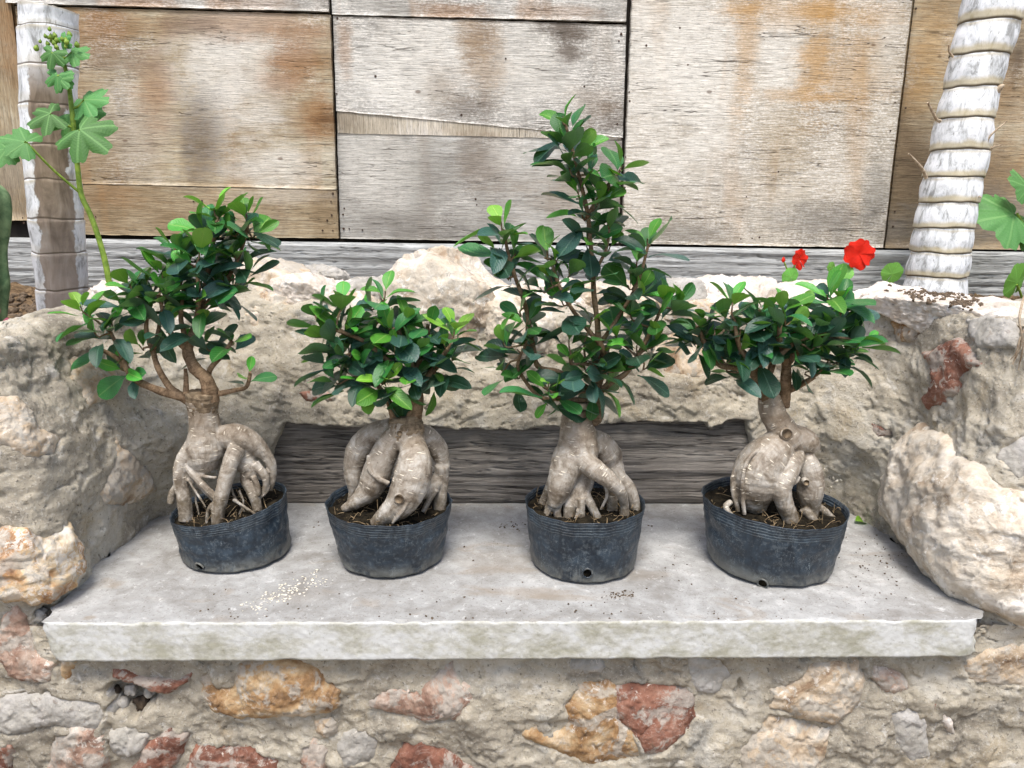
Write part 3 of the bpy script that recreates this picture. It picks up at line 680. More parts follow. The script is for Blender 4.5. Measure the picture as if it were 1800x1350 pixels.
# stones: outline in photograph pixels, material, bulge in metres, softness of its shoulder in pixels
STONES = [
    ([(-30, 690), (35, 693), (60, 720), (75, 755), (110, 765), (95, 802), (60, 812), (40, 803), (15, 790), (-30, 780)], 'cream', .016, 26),
    ([(198, 755), (218, 785), (240, 802), (270, 836), (277, 862), (250, 882), (215, 893), (172, 892), (162, 866), (185, 838), (200, 808)], 'cream', .02, 28),
    ([(112, 620), (160, 625), (195, 640), (216, 672), (192, 708), (152, 718), (146, 682), (120, 650)], 'cream', .018, 24),
    ([(-40, 928), (20, 916), (48, 922), (75, 945), (118, 918), (140, 958), (138, 1000), (115, 1040), (88, 1066), (30, 1058), (-40, 1052)], 'ochre', .035, 34),
    ([(3, 1080), (28, 1064), (50, 1078), (60, 1112), (72, 1142), (100, 1158), (103, 1195), (62, 1207), (8, 1192), (-10, 1140)], 'pink', .018, 22),
    ([(106, 1150), (136, 1153), (137, 1186), (118, 1206), (103, 1190)], 'orange', .014, 12),
    ([(-30, 1304), (26, 1304), (26, 1330), (20, 1372), (-30, 1372)], 'red', .014, 14),
    ([(98, 1283), (140, 1270), (188, 1288), (197, 1330), (186, 1375), (78, 1375), (84, 1320)], 'pink', .022, 20),
    ([(196, 1176), (222, 1178), (250, 1190), (283, 1196), (312, 1194), (338, 1181), (333, 1200), (312, 1214), (275, 1220), (240, 1205), (198, 1193)], 'red', .022, 10),
    ([(186, 1290), (226, 1270), (266, 1284), (256, 1312), (226, 1340), (194, 1322)], 'grey', .02, 16),
    ([(218, 1372), (262, 1302), (300, 1278), (332, 1290), (322, 1322), (292, 1372)], 'red', .02, 18),
    ([(344, 1190), (366, 1178), (384, 1205), (408, 1202), (420, 1166), (446, 1150), (530, 1153), (562, 1165), (577, 1190), (603, 1208), (602, 1240), (560, 1257), (480, 1262), (430, 1268), (372, 1257), (350, 1226)], 'orange', .032, 30),
    ([(553, 1268), (578, 1256), (599, 1266), (592, 1286), (572, 1300), (556, 1288)], 'cream', .016, 14),
    ([(324, 1348), (344, 1312), (370, 1308), (420, 1304), (452, 1315), (492, 1330), (492, 1375), (322, 1375)], 'red', .02, 20),
    ([(524, 1312), (550, 1300), (577, 1311), (578, 1375), (522, 1375)], 'pink', .02, 14),
    ([(638, 1246), (658, 1218), (690, 1206), (740, 1213), (770, 1176), (795, 1166), (803, 1190), (838, 1212), (832, 1236), (802, 1268), (750, 1273), (700, 1257)], 'pink', .018, 24),
    ([(676, 1350), (708, 1311), (740, 1306), (792, 1324), (850, 1362), (845, 1375), (676, 1375)], 'red', .022, 18),
    ([(910, 1286), (944, 1273), (960, 1289), (985, 1289), (1000, 1268), (984, 1240), (1010, 1211), (1066, 1193), (1100, 1215), (1092, 1262), (1130, 1300), (1132, 1336), (1080, 1344), (1030, 1347), (975, 1323), (920, 1302)], 'orange', .019, 34),
    ([(1066, 1206), (1110, 1198), (1200, 1203), (1222, 1220), (1224, 1260), (1202, 1292), (1166, 1321), (1128, 1330), (1112, 1292), (1078, 1262)], 'red', .023, 30),
    ([(1355, 1212), (1395, 1186), (1430, 1154), (1470, 1150), (1512, 1164), (1522, 1190), (1516, 1222), (1495, 1252), (1466, 1277), (1400, 1262), (1352, 1246)], 'cream', .034, 30),
    ([(1330, 1285), (1352, 1250), (1400, 1264), (1466, 1280), (1458, 1312), (1436, 1375), (1305, 1375), (1298, 1320)], 'cream', .022, 26),
    ([(1538, 1172), (1582, 1178), (1604, 1210), (1570, 1228), (1534, 1197)], 'pink', .014, 14),
    ([(1686, 1168), (1738, 1138), (1840, 1128), (1840, 1218), (1746, 1208), (1700, 1198)], 'cream', .014, 20),
    ([(1636, 1212), (1652, 1228), (1650, 1254), (1632, 1250), (1628, 1230)], 'red', .010, 8),
    ([(1660, 1240), (1690, 1290), (1680, 1300), (1655, 1280), (1648, 1255)], 'white', .012, 10),
    ([(1578, 775), (1622, 744), (1662, 760), (1682, 798), (1722, 808), (1762, 850), (1850, 880), (1850, 1085), (1792, 1108), (1742, 1078), (1702, 1056), (1680, 1056), (1630, 1002), (1588, 952), (1553, 905), (1543, 880), (1560, 826)], 'pale', .058, 70),
    ([(1618, 622), (1678, 588), (1712, 608), (1728, 640), (1692, 660), (1682, 692), (1662, 712), (1630, 724), (1618, 702), (1640, 672), (1640, 642)], 'red', .022, 18),
    ([(1532, 738), (1562, 748), (1562, 768), (1542, 776), (1530, 758)], 'red', .012, 8),
    ([(1698, 562), (1740, 552), (1786, 564), (1788, 612), (1722, 618), (1704, 590)], 'grey', .018, 14),
    ([(1562, 562), (1604, 548), (1646, 552), (1648, 572), (1612, 602), (1574, 604)], 'orange', .012, 14),
    ([(1628, 563), (1640, 560), (1644, 572), (1632, 577)], 'white', .016, 7),
    ([(1740, 800), (1790, 760), (1850, 750), (1850, 830), (1790, 845)], 'grey', .014, 20),
    ([(1000, 1160), (1060, 1156), (1072, 1176), (1030, 1190), (1002, 1182)], 'grey', .010, 12),
    ([(1200, 1150), (1268, 1150), (1288, 1180), (1262, 1220), (1226, 1222), (1206, 1190)], 'grey', .014, 18),
    ([(1560, 1250), (1600, 1235), (1632, 1270), (1640, 1330), (1600, 1345), (1568, 1300)], 'grey', .014, 22),
    ([(600, 1290), (640, 1280), (672, 1300), (660, 1345), (610, 1352), (590, 1320)], 'grey', .016, 18),
    ([(10, 1218), (90, 1210), (185, 1222), (200, 1252), (170, 1290), (100, 1276), (40, 1296), (-20, 1290), (-20, 1230)], 'grey', .02, 34),
    ([(1150, 585), (1200, 576), (1262, 590), (1270, 640), (1230, 668), (1166, 662), (1140, 626)], 'cream', .012, 22),
    ([(525, 690), (560, 680), (592, 688), (585, 702), (545, 708)], 'red', .008, 8),
]
HOLES = [([(186, 1200), (232, 1196), (276, 1212), (276, 1236), (240, 1262), (196, 1240)], .045),
         ([(1400, 1148), (1416, 1146), (1424, 1158), (1408, 1162)], .03),
         ([(1488, 1150), (1512, 1150), (1520, 1164), (1500, 1162)], .03),
         ([(1518, 1184), (1550, 1204), (1556, 1216), (1536, 1208)], .02),
         ([(1290, 1220), (1304, 1200), (1312, 1222), (1298, 1242)], .02),
         ([(1520, 715), (1538, 708), (1536, 722), (1520, 728)], .02),
         ([(75, 1060), (110, 1066), (88, 1092), (60, 1080)], .03),
         ([(1548, 765), (1566, 752), (1562, 776), (1550, 782)], .018)]
SLEEPER = [(474, 790), (486, 765), (503, 747), (620, 752), (760, 750), (800, 757), (900, 757), (1000, 750), (1100, 744), (1240, 742), (1248, 760), (1272, 742), (1312, 740), (1322, 790), (1330, 900), (470, 900), (466, 840)]

net = skin_net()
coarse = refine(net, 60, 300)
low_net = np.array([[(x, 1.148 + 0.012 * math.sin(x * 5), z) for x in np.linspace(-2.6, 2.6, 9)] for z in (0.475, 0.40, 0.25, 0.10, -0.05)])
def lowgrid(nr, nc):
    a = np.stack([catmull(low_net[i], nc) for i in range(5)])
    return np.stack([catmull(a[:, j], nr) for j in range(nc)], 1)
lowc = lowgrid(20, 150)[::-1]
def orient(Nn, ref):
    return Nn * np.sign((Nn * ref).sum(-1, keepdims=True) + 1e-9)
def big_disp(P):
    return 0.013 * fbm(P, 5.0, 2, 0.5, 3.0) + 0.006 * fbm(P, 14.0, 2, .5, 8.0)
def displaced_coarse(G):
    n = grid_normals(G); P = G.reshape(-1, 3); n = n.reshape(-1, 3)
    n *= np.where((n @ np.array([0, -1, 0.6])) < 0, -1, 1)[:, None] if False else 1
    return P, n
# raycast target: skin + lower wall, with only the broad undulation
def prep(G):
    n = grid_normals(G)
    c = G.shape[1] // 2
    if n[G.shape[0] // 3, c] @ np.array([0, -1, 0.2]) < 0: n = -n
    return n
cn = prep(coarse); ln = prep(lowc)
cP = coarse + cn * big_disp(coarse.reshape(-1, 3)).reshape(coarse.shape[:2] + (1,))
lP = lowc + ln * big_disp(lowc.reshape(-1, 3)).reshape(lowc.shape[:2] + (1,))
tv = np.concatenate([cP.reshape(-1, 3), lP.reshape(-1, 3)]); tn = np.concatenate([cn.reshape(-1, 3), ln.reshape(-1, 3)])
tf = np.concatenate([grid_faces(*coarse.shape[:2]), grid_faces(*lowc.shape[:2]) + cP.shape[0] * cP.shape[1]])
bvh = BVHTree.FromPolygons([Vector(v) for v in tv], tf.tolist())
def cast(px, py):
    d = Vector(ray(px, py)).normalized()
    h, n, i, dist = bvh.ray_cast(Vector(CAM), d)
    if h is None: return None, None
    nn = tn[tf[i]].mean(0)
    return np.array(h), nn / np.linalg.norm(nn)

def wall_skin(G, low):
    n = prep(G); sh = G.shape[:2]; P = G.reshape(-1, 3); n = n.reshape(-1, 3)
    d = big_disp(P)
    lump = fbm(P, 26.0, 3, 0.55, 1.0)
    tro = fbm(P * np.array([1, 1, 2.2]), 12.0, 3, 0.5, 21.0)
    rg = sstep(-.25, .45, fbm(P, 3.0, 2, .5, 40.))
    d = d + 0.0036 * lump * (0.10 + 1.0 * rg) + 0.0032 * tro + .0026 * chips(P, 34, 3.) * rg
    d = d + 0.0018 * fbm(P, 90.0, 3, 0.65, 5.0) * (.4 + .9 * rg) + 0.0012 * np.abs(pn(P, 60., 2.))
    # torn mortar edges: shallow terraces
    te = fbm(P, 8.0, 4, 0.55, 60.0)
    d = d + 0.0045 * (sstep(0.16, 0.19, te) + sstep(-.22, -.20, te)) - 0.003
    # cracks
    ck = np.abs(fbm(P, 6.5, 4, 0.5, 90.0)); d = d - 0.006 * (1 - sstep(0.0, 0.013, ck)) * sstep(0.0, 0.25, fbm(P, 2.6, 2, .5, 33.))
    px = to_px(P + n * 0.0)
    cut = np.zeros(len(P))
    for poly, kind, bul, sof in STONES:
        a = np.array(poly); lo = a.min(0) - 4; hi = a.max(0) + 4
        k = np.where((px[:, 0] > lo[0]) & (px[:, 0] < hi[0]) & (px[:, 1] > lo[1]) & (px[:, 1] < hi[1]))[0]
        if len(k):
            sd = poly_sd(poly, px[k]); cut[k] = np.maximum(cut[k], sstep(3, 14, sd))
    d = d - 0.010 * cut
    for poly, dep in HOLES:
        k = np.where(np.linalg.norm(px - np.mean(poly, 0), axis=1) < 90)[0]
        if len(k):
            sd = poly_sd(poly, px[k]) + 6 * fbm(P[k], 60, 2); d[k] -= dep * sstep(-2, 8, sd)
    out = P + n * d[:, None]
    if not low:
        sd = np.full(len(P), -99.0); k = np.where((P[:, 1] > 1.5) & (P[:, 2] < 0.8) & (np.abs(P[:, 0]) < .75))[0]
        sd[k] = poly_sd(SLEEPER, px[k]) + 3.5 * fbm(P[k], 30, 3)
        m = sstep(-2, 4, sd)
        out[:, 1] = out[:, 1] * (1 - m) + m * 1.665
    return out
stone_wall = thing('stone_wall', (0.06, 1.4, 0.0), 'rough rubble stone and mortar wall with the bench alcove, in front of the plywood fence', 'stone wall')
fine = refine(net, 330, 1350); lowf = lowgrid(170, 1300)[::-1]
va = wall_skin(fine, False); vb = wall_skin(lowf, True)
Fm = np.concatenate([grid_faces(330, 1350), grid_faces(170, 1300) + len(va)])
def face_out(V, Fq, ref=np.array([0, -1, .3])):
    q = Fq[len(Fq) // 3]; n = np.cross(V[q[1]] - V[q[0]], V[q[2]] - V[q[0]])
    return Fq if n @ ref > 0 else Fq[:, ::-1]
Fm = np.concatenate([face_out(va, grid_faces(330, 1350)), face_out(vb, grid_faces(170, 1300)) + len(va)])
mk('mortar', np.concatenate([va, vb]), Fm, M['mortar'], stone_wall)

def wall_stone(poly, kind, bul, sof, idx):
    a = np.array(poly, float); lo = a.min(0) - 8; hi = a.max(0) + 8
    st = 3.2 if max(hi - lo) > 70 else 2.2
    nx = int((hi[0] - lo[0]) / st) + 1; ny = int((hi[1] - lo[1]) / st) + 1
    X, Yy = np.meshgrid(lo[0] + np.arange(nx) * st, lo[1] + np.arange(ny) * st, indexing='ij')
    pts = np.stack([X.ravel(), Yy.ravel()], 1)
    sd = poly_sd(poly, pts)
    keep = sd > -6
    pos = {}; V = []; Nn = []; D = []
    for k in np.where(keep)[0]:
        h, n = cast(*pts[k])
        if h is None: continue
        pos[k] = len(V); V.append(h); Nn.append(n); D.append(sd[k])
    V = np.array(V); Nn = np.array(Nn); D = np.array(D)
    o = idx * 3.17
    D = D + 5.5 * fbm(V, 30, 4, .6, o)
    dome = np.sqrt(np.clip(1 - (1 - np.clip(D / sof, 0, 1)) ** 2, 0, 1))
    fac = np.zeros(len(V))
    rs = np.random.RandomState(idx + 5)                       # broken facets
    c0 = V.mean(0); size = np.linalg.norm(V - c0, axis=1).max()
    fc = np.full(len(V), 1e9)
    for q in range(7):
        g = rs.normal(size=3) * 0.35; fc = np.minimum(fc, ((V - c0) / size) @ g + rs.uniform(0.0, 0.25))
    hgt = bul * (dome * (0.95 + 0.75 * fc)) + dome * ((0.04 * bul + .0020) * chips(V, 26, o) + .0018 * chips(V, 55, o + 4) + .0014 * chips(V, 120, o + 8) + bul * .12 * fbm(V, 20, 2, .5, o + 2))
    hgt = hgt + 0.0010 * ridged(V, 60, 3, .6, o) * np.clip(dome, .15, 1) + 0.0011 * fbm(V, 170, 3, .65, o)
    hgt = hgt - 0.007 - 0.02 * np.clip(-D / 6, 0, 1)
    top = V + Nn * hgt[:, None]; bot = V - Nn * 0.045
    n0 = len(V); Fc = []
    idxg = -np.ones(nx * ny, int)
    for k, v in pos.items(): idxg[k] = v
    idxg = idxg.reshape(nx, ny)
    q = np.stack([idxg[:-1, :-1], idxg[1:, :-1], idxg[1:, 1:], idxg[:-1, 1:]], -1).reshape(-1, 4)
    q = q[(q >= 0).all(1)]
    # break up wildly stretched faces at silhouettes
    e = np.max([np.linalg.norm(V[q[:, i]] - V[q[:, (i + 1) % 4]], axis=1) for i in range(4)], axis=0); q = q[e < 0.03]
    n = np.cross(top[q[:, 1]] - top[q[:, 0]], top[q[:, 2]] - top[q[:, 0]])
    if (n * Nn[q[:, 0]]).sum() < 0: q = q[:, ::-1]
    edges = {}
    for f in q.tolist():
        for i in range(4):
            ed = (f[i], f[(i + 1) % 4]); edges[ed] = 1
    side = [[b, a2, a2 + n0, b + n0] for (a2, b) in edges if (b, a2) not in edges]
    Fc = np.concatenate([q, (q + n0)[:, ::-1], np.array(side)])
    used = np.unique(Fc); rm = -np.ones(2 * n0, int); rm[used] = np.arange(len(used))
    mk('stone', np.concatenate([top, bot])[used], rm[Fc], M[kind], stone_wall, origin=c0)
for i, s in enumerate(STONES): wall_stone(s[0], s[1], s[2] * (.78 if min(p[1] for p in s[0]) > 1100 else 1), s[3], i)

BLOCKS = []
def boulder(px, py, Y, rx, ry, rdep, kind, idx, name='stone', parent=stone_wall, rot=0.0, sub=5, rough=1.0, flat=0.0):
    """broken block: px radii, depth radius in metres"""
    bm = bmesh.new(); bmesh.ops.create_icosphere(bm, subdivisions=sub, radius=1.0)
    V = np.array([v.co[:] for v in bm.verts]); Fc = [[v.index for v in f.verts] for f in bm.faces]; bm.free()
    rs = np.random.RandomState(idx)
    s = (Y / ray(px, py)[1]) / F_PX
    r = np.ones(len(V))
    for q in range(14):                                   # cut by random planes
        g = rs.normal(size=3); g /= np.linalg.norm(g); dd = V @ g; c = rs.uniform(0.62, 0.92)
        r = np.minimum(r, np.where(dd > 0.01, c / np.maximum(dd, 0.01), 9))
    V = V * r[:, None]
    size = np.array([rx * s, rdep, ry * s]); W = V * size
    nn = V / np.linalg.norm(V, axis=1)[:, None]
    k = size.min()
    W = W + nn * (rough * (k * 0.10 * fbm(W, 0.8 / k, 3, .5, idx * 2.1) + k * 0.07 * chips(W, 1.5 / k, idx * 3.3) + .0038 * chips(W, 42, idx * 1.3) + .0022 * chips(W, 95, idx) + .0012 * fbm(W, 190, 3, .6, idx))[:, None])
    c, sn = math.cos(rot), math.sin(rot)
    W = W @ np.array([[c, 0, sn], [0, 1, 0], [-sn, 0, c]]).T
    P = PY(px, py, Y)
    BLOCKS.append((W + P, Fc))
    return mk(name, W + P, Fc, M[kind], parent, origin=P)
# stones lying on and bedded in the top of the wall
TOPS = [  # px, py, Y, rx, ry, depth radius, kind, rotation
    (810, 562, 1.74, 150, 125, .14, 'pale', .25), (775, 505, 1.78, 100, 80, .10, 'pale', .6), (905, 580, 1.70, 84, 92, .09, 'pale', -.3),
    (478, 505, 1.80, 78, 66, .12, 'cream', .1), (565, 525, 1.76, 95, 52, .12, 'white', .2), (572, 484, 1.92, 44, 17, .05, 'grey', .15), (440, 480, 1.86, 40, 30, .08, 'cream', .5),
    (650, 525, 1.82, 68, 48, .10, 'grey', -.4), (640, 575, 1.70, 78, 62, .07, 'cream', .1), (985, 535, 1.80, 85, 58, .10, 'white', .1),
    (1085, 545, 1.76, 95, 60, .11, 'cream', 0), (1170, 530, 1.82, 100, 50, .12, 'grey', .05), (1300, 540, 1.80, 120, 56, .14, 'white', .05),
    (1430, 545, 1.80, 110, 50, .15, 'white', 0), (1545, 548, 1.74, 120, 46, .17, 'white', .03), (1660, 548, 1.56, 140, 40, .19, 'white', .04),
    (1745, 562, 1.44, 70, 38, .14, 'white', .1), (205, 525, 1.72, 46, 38, .07, 'white', .1), 
    (1722, 1080, 1.185, 40, 20, .03, 'grey', .3), (1775, 1118, 1.17, 48, 22, .025, 'grey', .2), (62, 1082, 1.175, 30, 20, .025, 'grey', 0),
    (475, 575, 1.70, 90, 66, .07, 'cream', .3), (375, 565, 1.68, 90, 66, .07, 'white', 0), (1225, 570, 1.70, 85, 44, .08, 'cream', .1),
]
for i, (x, y, Y, rx, ry, rd, kd, ro) in enumerate(TOPS): boulder(x, y, Y, rx, ry, rd, kd, 40 + i, rot=ro, sub=6 if rx > 80 else 5)
# rubble in the dark hole
for i, (x, y, r) in enumerate([(232, 1212, 12), (250, 1232, 14), (218, 1232, 10), (240, 1254, 13), (262, 1218, 10), (204, 1214, 9)]):
    h, n = cast(x, y); boulder(x, y, h[1] + .022, r, r, r * .0009, 'hole' if i % 2 else 'grey', 90 + i, sub=3)

# ------------------------------------------------------------------ planting bed
def sheet(name, x0, x1, y0, y1, nx, ny, zf, m, parent=None):
    X, Y = np.meshgrid(np.linspace(x0, x1, nx), np.linspace(y0, y1, ny), indexing='ij')
    P = np.stack([X, Y, np.zeros_like(X)], -1).reshape(-1, 3); P[:, 2] = zf(P)
    Fq = grid_faces(nx, ny); return mk(name, P, face_out(P, Fq, np.array([0, 0, 1.])), m, parent)
bed = sheet('planting_bed', -2.9, 2.9, 1.20, 2.46, 560, 130, lambda P: 0.885 + 0.02 * fbm(P, 4, 3) + 0.012 * fbm(P, 22, 4, .6), M['bedsoil'])
bm = bmesh.new(); bm.from_mesh(bed.data)
bmesh.ops.delete(bm, geom=[f for f in bm.faces if (lambda c: (-.80 < c.x < .98 and c.y < 1.82) or (abs(c.x) > .7 and c.y < 1.24))(f.calc_center_median())], context='FACES')
bm.to_mesh(bed.data); bm.free()
tag(bed, 'dry brown soil of the planting bed between wall and fence', 'soil', kind='structure')

# ------------------------------------------------------------------ bench slab
def slab():
    x0, x1, y0, y1, z0, z1 = -0.706, 0.834, 1.117, 1.68, 0.4315, SLAB_Z
    nx, ny, nz = 520, 150, 22
    # shell: bottom-front up the front edge, across the top, down the back
    prof = [(y0 + .05, z0)] + [(y0, z) for z in np.linspace(z0, z1 - .002, nz)] + [(y, z1) for y in y0 + .003 + (y1 - y0 - .003) * np.linspace(0, 1, ny) ** 1.15] + [(y1, z0), (y0 + .06, z0)]
    prof = np.array(prof); n = len(prof); X = np.linspace(x0, x1, nx)
    P = np.stack([np.repeat(X, n), np.tile(prof[:, 0], nx), np.tile(prof[:, 1], nx)], 1)
    P0 = P.copy()
    j = np.tile(np.arange(n), nx); fr = (j >= 1) & (j <= nz); tp = (j > nz) & (j <= nz + ny)
    w = fbm(P, 30, 4, .55)
    P[fr, 1] += (0.0006 * w + 0.0007 * fbm(P, 120, 3, .65, 3.))[fr]
    low = sstep(z0 + .012, z0, P0[:, 2]) * fr
    P[:, 2] += low * 0.004 * np.clip(fbm(P * np.array([1, 0, 0]), 18, 3, .5, 5.), 0, 1)
    chip = sstep(z1 - .012, z1, P0[:, 2]) * (P0[:, 1] < y0 + .006)
    P[:, 2] -= chip * 0.004 * np.clip(fbm(P * np.array([1, 0, 0]), 26, 3, .5, 15.), 0, 1)
    P[tp, 2] += (0.0010 * fbm(P, 9, 3) + 0.0005 * fbm(P, 60, 3))[tp]
    # broken, uneven ends and rounded outer corners
    for s, xe in ((-1, x0), (1, x1)):
        t = np.clip(1 - np.abs(P0[:, 0] - xe) / 0.05, 0, 1)
        P[:, 0] -= s * t * (0.010 * fbm(P0, 22, 3, .6, 4 + s) + 0.010 * np.clip(1 - (P0[:, 1] - y0) / .03, 0, 1) * t + 0.010 * sstep(z1 - .04, z0, P0[:, 2]) * (s < 0))
        P[:, 1] += np.where(P0[:, 1] < y0 + .002, 0.012 * t ** 3, 0)
    Fq = grid_faces(nx, n); Fq = face_out(P, Fq, np.array([0, -1, 1.])).tolist()
    Fq.append(list(range(n))); Fq.append([(nx - 1) * n + k for k in range(n)][::-1])
    o = mk('bench_slab', P, Fq, M['slab'], None, origin=(0.06, 1.4, SLAB_Z))
    return tag(o, 'long pale stone bench slab set into the alcove, carrying the four potted bonsai', 'stone slab')
slab()

# ------------------------------------------------------------------ old timber at the back of the alcove
def timber(name, x0, x1, y0, y1, z0, z1, m, parent, seed, amp=.004, nx=700, nz=90, label=None):
    X, Z = np.meshgrid(np.linspace(x0, x1, nx), np.linspace(z0, z1, nz), indexing='ij')
    P = np.stack([X, np.full_like(X, y0), Z], -1).reshape(-1, 3)
    q = P * np.array([1.3, 1, 48]); cr = np.abs(fbm(P * np.array([.9, 1, 34]), 1.0, 4, .55, seed))
    ed = np.minimum(P[:, 2] - z0, z1 - P[:, 2])
    P[:, 1] += -amp * fbm(q, 1.0, 4, .6, seed) + amp * 1.3 * (1 - sstep(0, .03, cr)) + .010 * sstep(.012, 0, ed)
    top = np.tile([z0], 1)
    Fq = face_out(P, grid_faces(nx, nz))
    n0 = len(P); B = np.array([(x0, y1, z0), (x1, y1, z0), (x1, y1, z1), (x0, y1, z1)])
    c = [0, (nx - 1) * nz, (nx - 1) * nz + nz - 1, nz - 1]
    Fl = Fq.tolist() + [[n0 + 1, n0, n0 + 3, n0 + 2]]
    Fl += [[n0, n0 + 1] + [i * nz for i in range(nx - 1, -1, -1)], [n0 + 2, n0 + 3] + [i * nz + nz - 1 for i in range(nx)],
           [n0 + 3, n0] + [k for k in range(nz)], [n0 + 1, n0 + 2] + [(nx - 1) * nz + k for k in range(nz - 1, -1, -1)]]
    return mk(name, np.concatenate([P, B]), Fl, m, parent, origin=((x0 + x1) / 2, y0, z0))
sl = timber('timber_beam', -0.56, 0.66, 1.618, 1.72, 0.494, 0.715, M['sleeper'], None, 2.0, .0028)
tag(sl, 'dark weathered timber beam built into the back of the alcove behind the pots', 'timber beam')

# ------------------------------------------------------------------ plywood fence
FY = 2.45
fence = thing('plywood_fence', (0.0, FY, 0.88), 'weathered plywood panel fence behind the stone wall', 'fence')
def fz(px, py): return PY(px, py, FY)[2]
def fx(px, py): return PY(px, py, FY)[0]
def panel(name, corners, y0, th, m, seed=0.0, nx=60, nz=40, warp=.002):
    """corners in metres: bottom-left, bottom-right, top-right, top-left as (x, z)"""
    c = np.array(corners, float)
    U, Vv = np.meshgrid(np.linspace(0, 1, nx), np.linspace(0, 1, nz), indexing='ij'); U = U.ravel()[:, None]; Vv = Vv.ravel()[:, None]
    q = (c[0] * (1 - U) + c[1] * U) * (1 - Vv) + (c[3] * (1 - U) + c[2] * U) * Vv
    P = np.c_[q[:, 0], np.full(len(q), y0), q[:, 1]]
    edge = np.minimum(np.minimum(U, 1 - U), np.minimum(Vv, 1 - Vv))[:, 0]
    j = 0.0012 * fbm(P, 25, 3, .6, seed) * (edge < 1e-6)
    P[:, 0] += j; P[:, 2] += 0.0012 * fbm(P, 25, 3, .6, seed + 7) * (edge < 1e-6)
    P[:, 1] += warp * fbm(P, 2.5, 2, .5, seed) + 0.0012 * (edge < 1e-6)
    Fq = face_out(P, grid_faces(nx, nz)); n0 = len(P)
    Bk = P.copy(); Bk[:, 1] = y0 + th
    ring = [i * nz for i in range(nx)] + [(nx - 1) * nz + k for k in range(1, nz)] + [i * nz + nz - 1 for i in range(nx - 2, -1, -1)] + [k for k in range(nz - 2, 0, -1)]
    side = [[ring[i], ring[(i + 1) % len(ring)], ring[(i + 1) % len(ring)] + n0, ring[i] + n0] for i in range(len(ring))]
    Fl = np.concatenate([Fq, (Fq + n0)[:, ::-1], np.array(side)])
    o = mk(name, np.r_[P, Bk], Fl, m, fence, origin=(c[:, 0].mean(), y0, c[:, 1].mean()))
    return o
ZT = 2.15
panel('panel', [(-3.2, 1.05), (-2.310, 1.05), (-2.310, ZT), (-3.2, ZT)], FY, .016, M['ply_pale_low'], 21)
panel('panel', [(-4.1, 1.05), (-3.210, 1.05), (-3.210, ZT), (-4.1, ZT)], FY, .016, M['ply_tan_low'], 22)
panel('panel', [(2.21, 1.04), (3.1, 1.04), (3.1, ZT), (2.21, ZT)], FY, .016, M['ply_pale_low'], 23)
panel('panel', [(3.11, 1.04), (4.0, 1.04), (4.0, ZT), (3.11, ZT)], FY, .016, M['ply_tan_low'], 24)
panel('panel', [(-2.300, 1.085), (-1.375, 1.085), (-1.375, ZT), (-2.300, ZT)], FY + .006, .016, M['ply_left'], 1)
panel('panel', [(-1.362, 1.199), (-.4585, 1.193), (-.4600, 1.690), (-1.362, 1.692)], FY, .016, M['ply_tan'], 2)
panel('panel', [(-1.362, 1.046), (-.4575, 1.045), (-.4580, 1.1915), (-1.362, 1.1975)], FY + .002, .016, M['ply_tan_low'], 3)
panel('board', [(-1.385, 1.699), (-.4620, 1.697), (-.4640, ZT), (-1.385, ZT)], FY - .003, .018, M['ply_top'], 4)
panel('board', [(-.453, 1.690), (.4120, 1.690), (.4090, ZT), (-.455, ZT)], FY - .003, .018, M['ply_top'], 5)
z1, z2, z3 = fz(600, 195), fz(950, 228), fz(1093, 242)
w1, w2 = fz(600, 234), fz(1093, 245)
panel('panel_core', [(-.4500, 1.0460), (.4170, 1.0440), (.4130, 1.6800), (-.4500, 1.6840)], FY + .004, .012, M['core'], 6)
panel('panel', [(-.4510, z1), (.4180, z3), (.4140, 1.6820), (-.4510, 1.6860)], FY, .003, M['ply_pale'], 7)
panel('panel', [(-.4510, 1.0450), (.4190, 1.0430), (.4175, w2), (-.4510, w1)], FY + .0005, .003, M['ply_pale_low'], 8)
panel('panel', [(.4300, 1.0420), (1.2700, 1.0405), (1.2660, ZT), (.4245, ZT)], FY - .002, .017, M['ply_gold'], 9, 90, 90)
panel('panel', [(1.2790, 1.0400), (2.2, 1.0400), (2.2, ZT), (1.2760, ZT)], FY + .003, .016, M['ply_right'], 10)
panel('backing_sheet', [(-4.1, .88), (4.0, .88), (4.0, ZT), (-4.1, ZT)], FY + .03, .01, M['dark'], 11, 4, 4)
timber('base_timber', -4.1, 4.0, FY - .02, FY + .03, .865, 1.033, M['base_timber'], fence, 7.0, .003, 1300, 60)
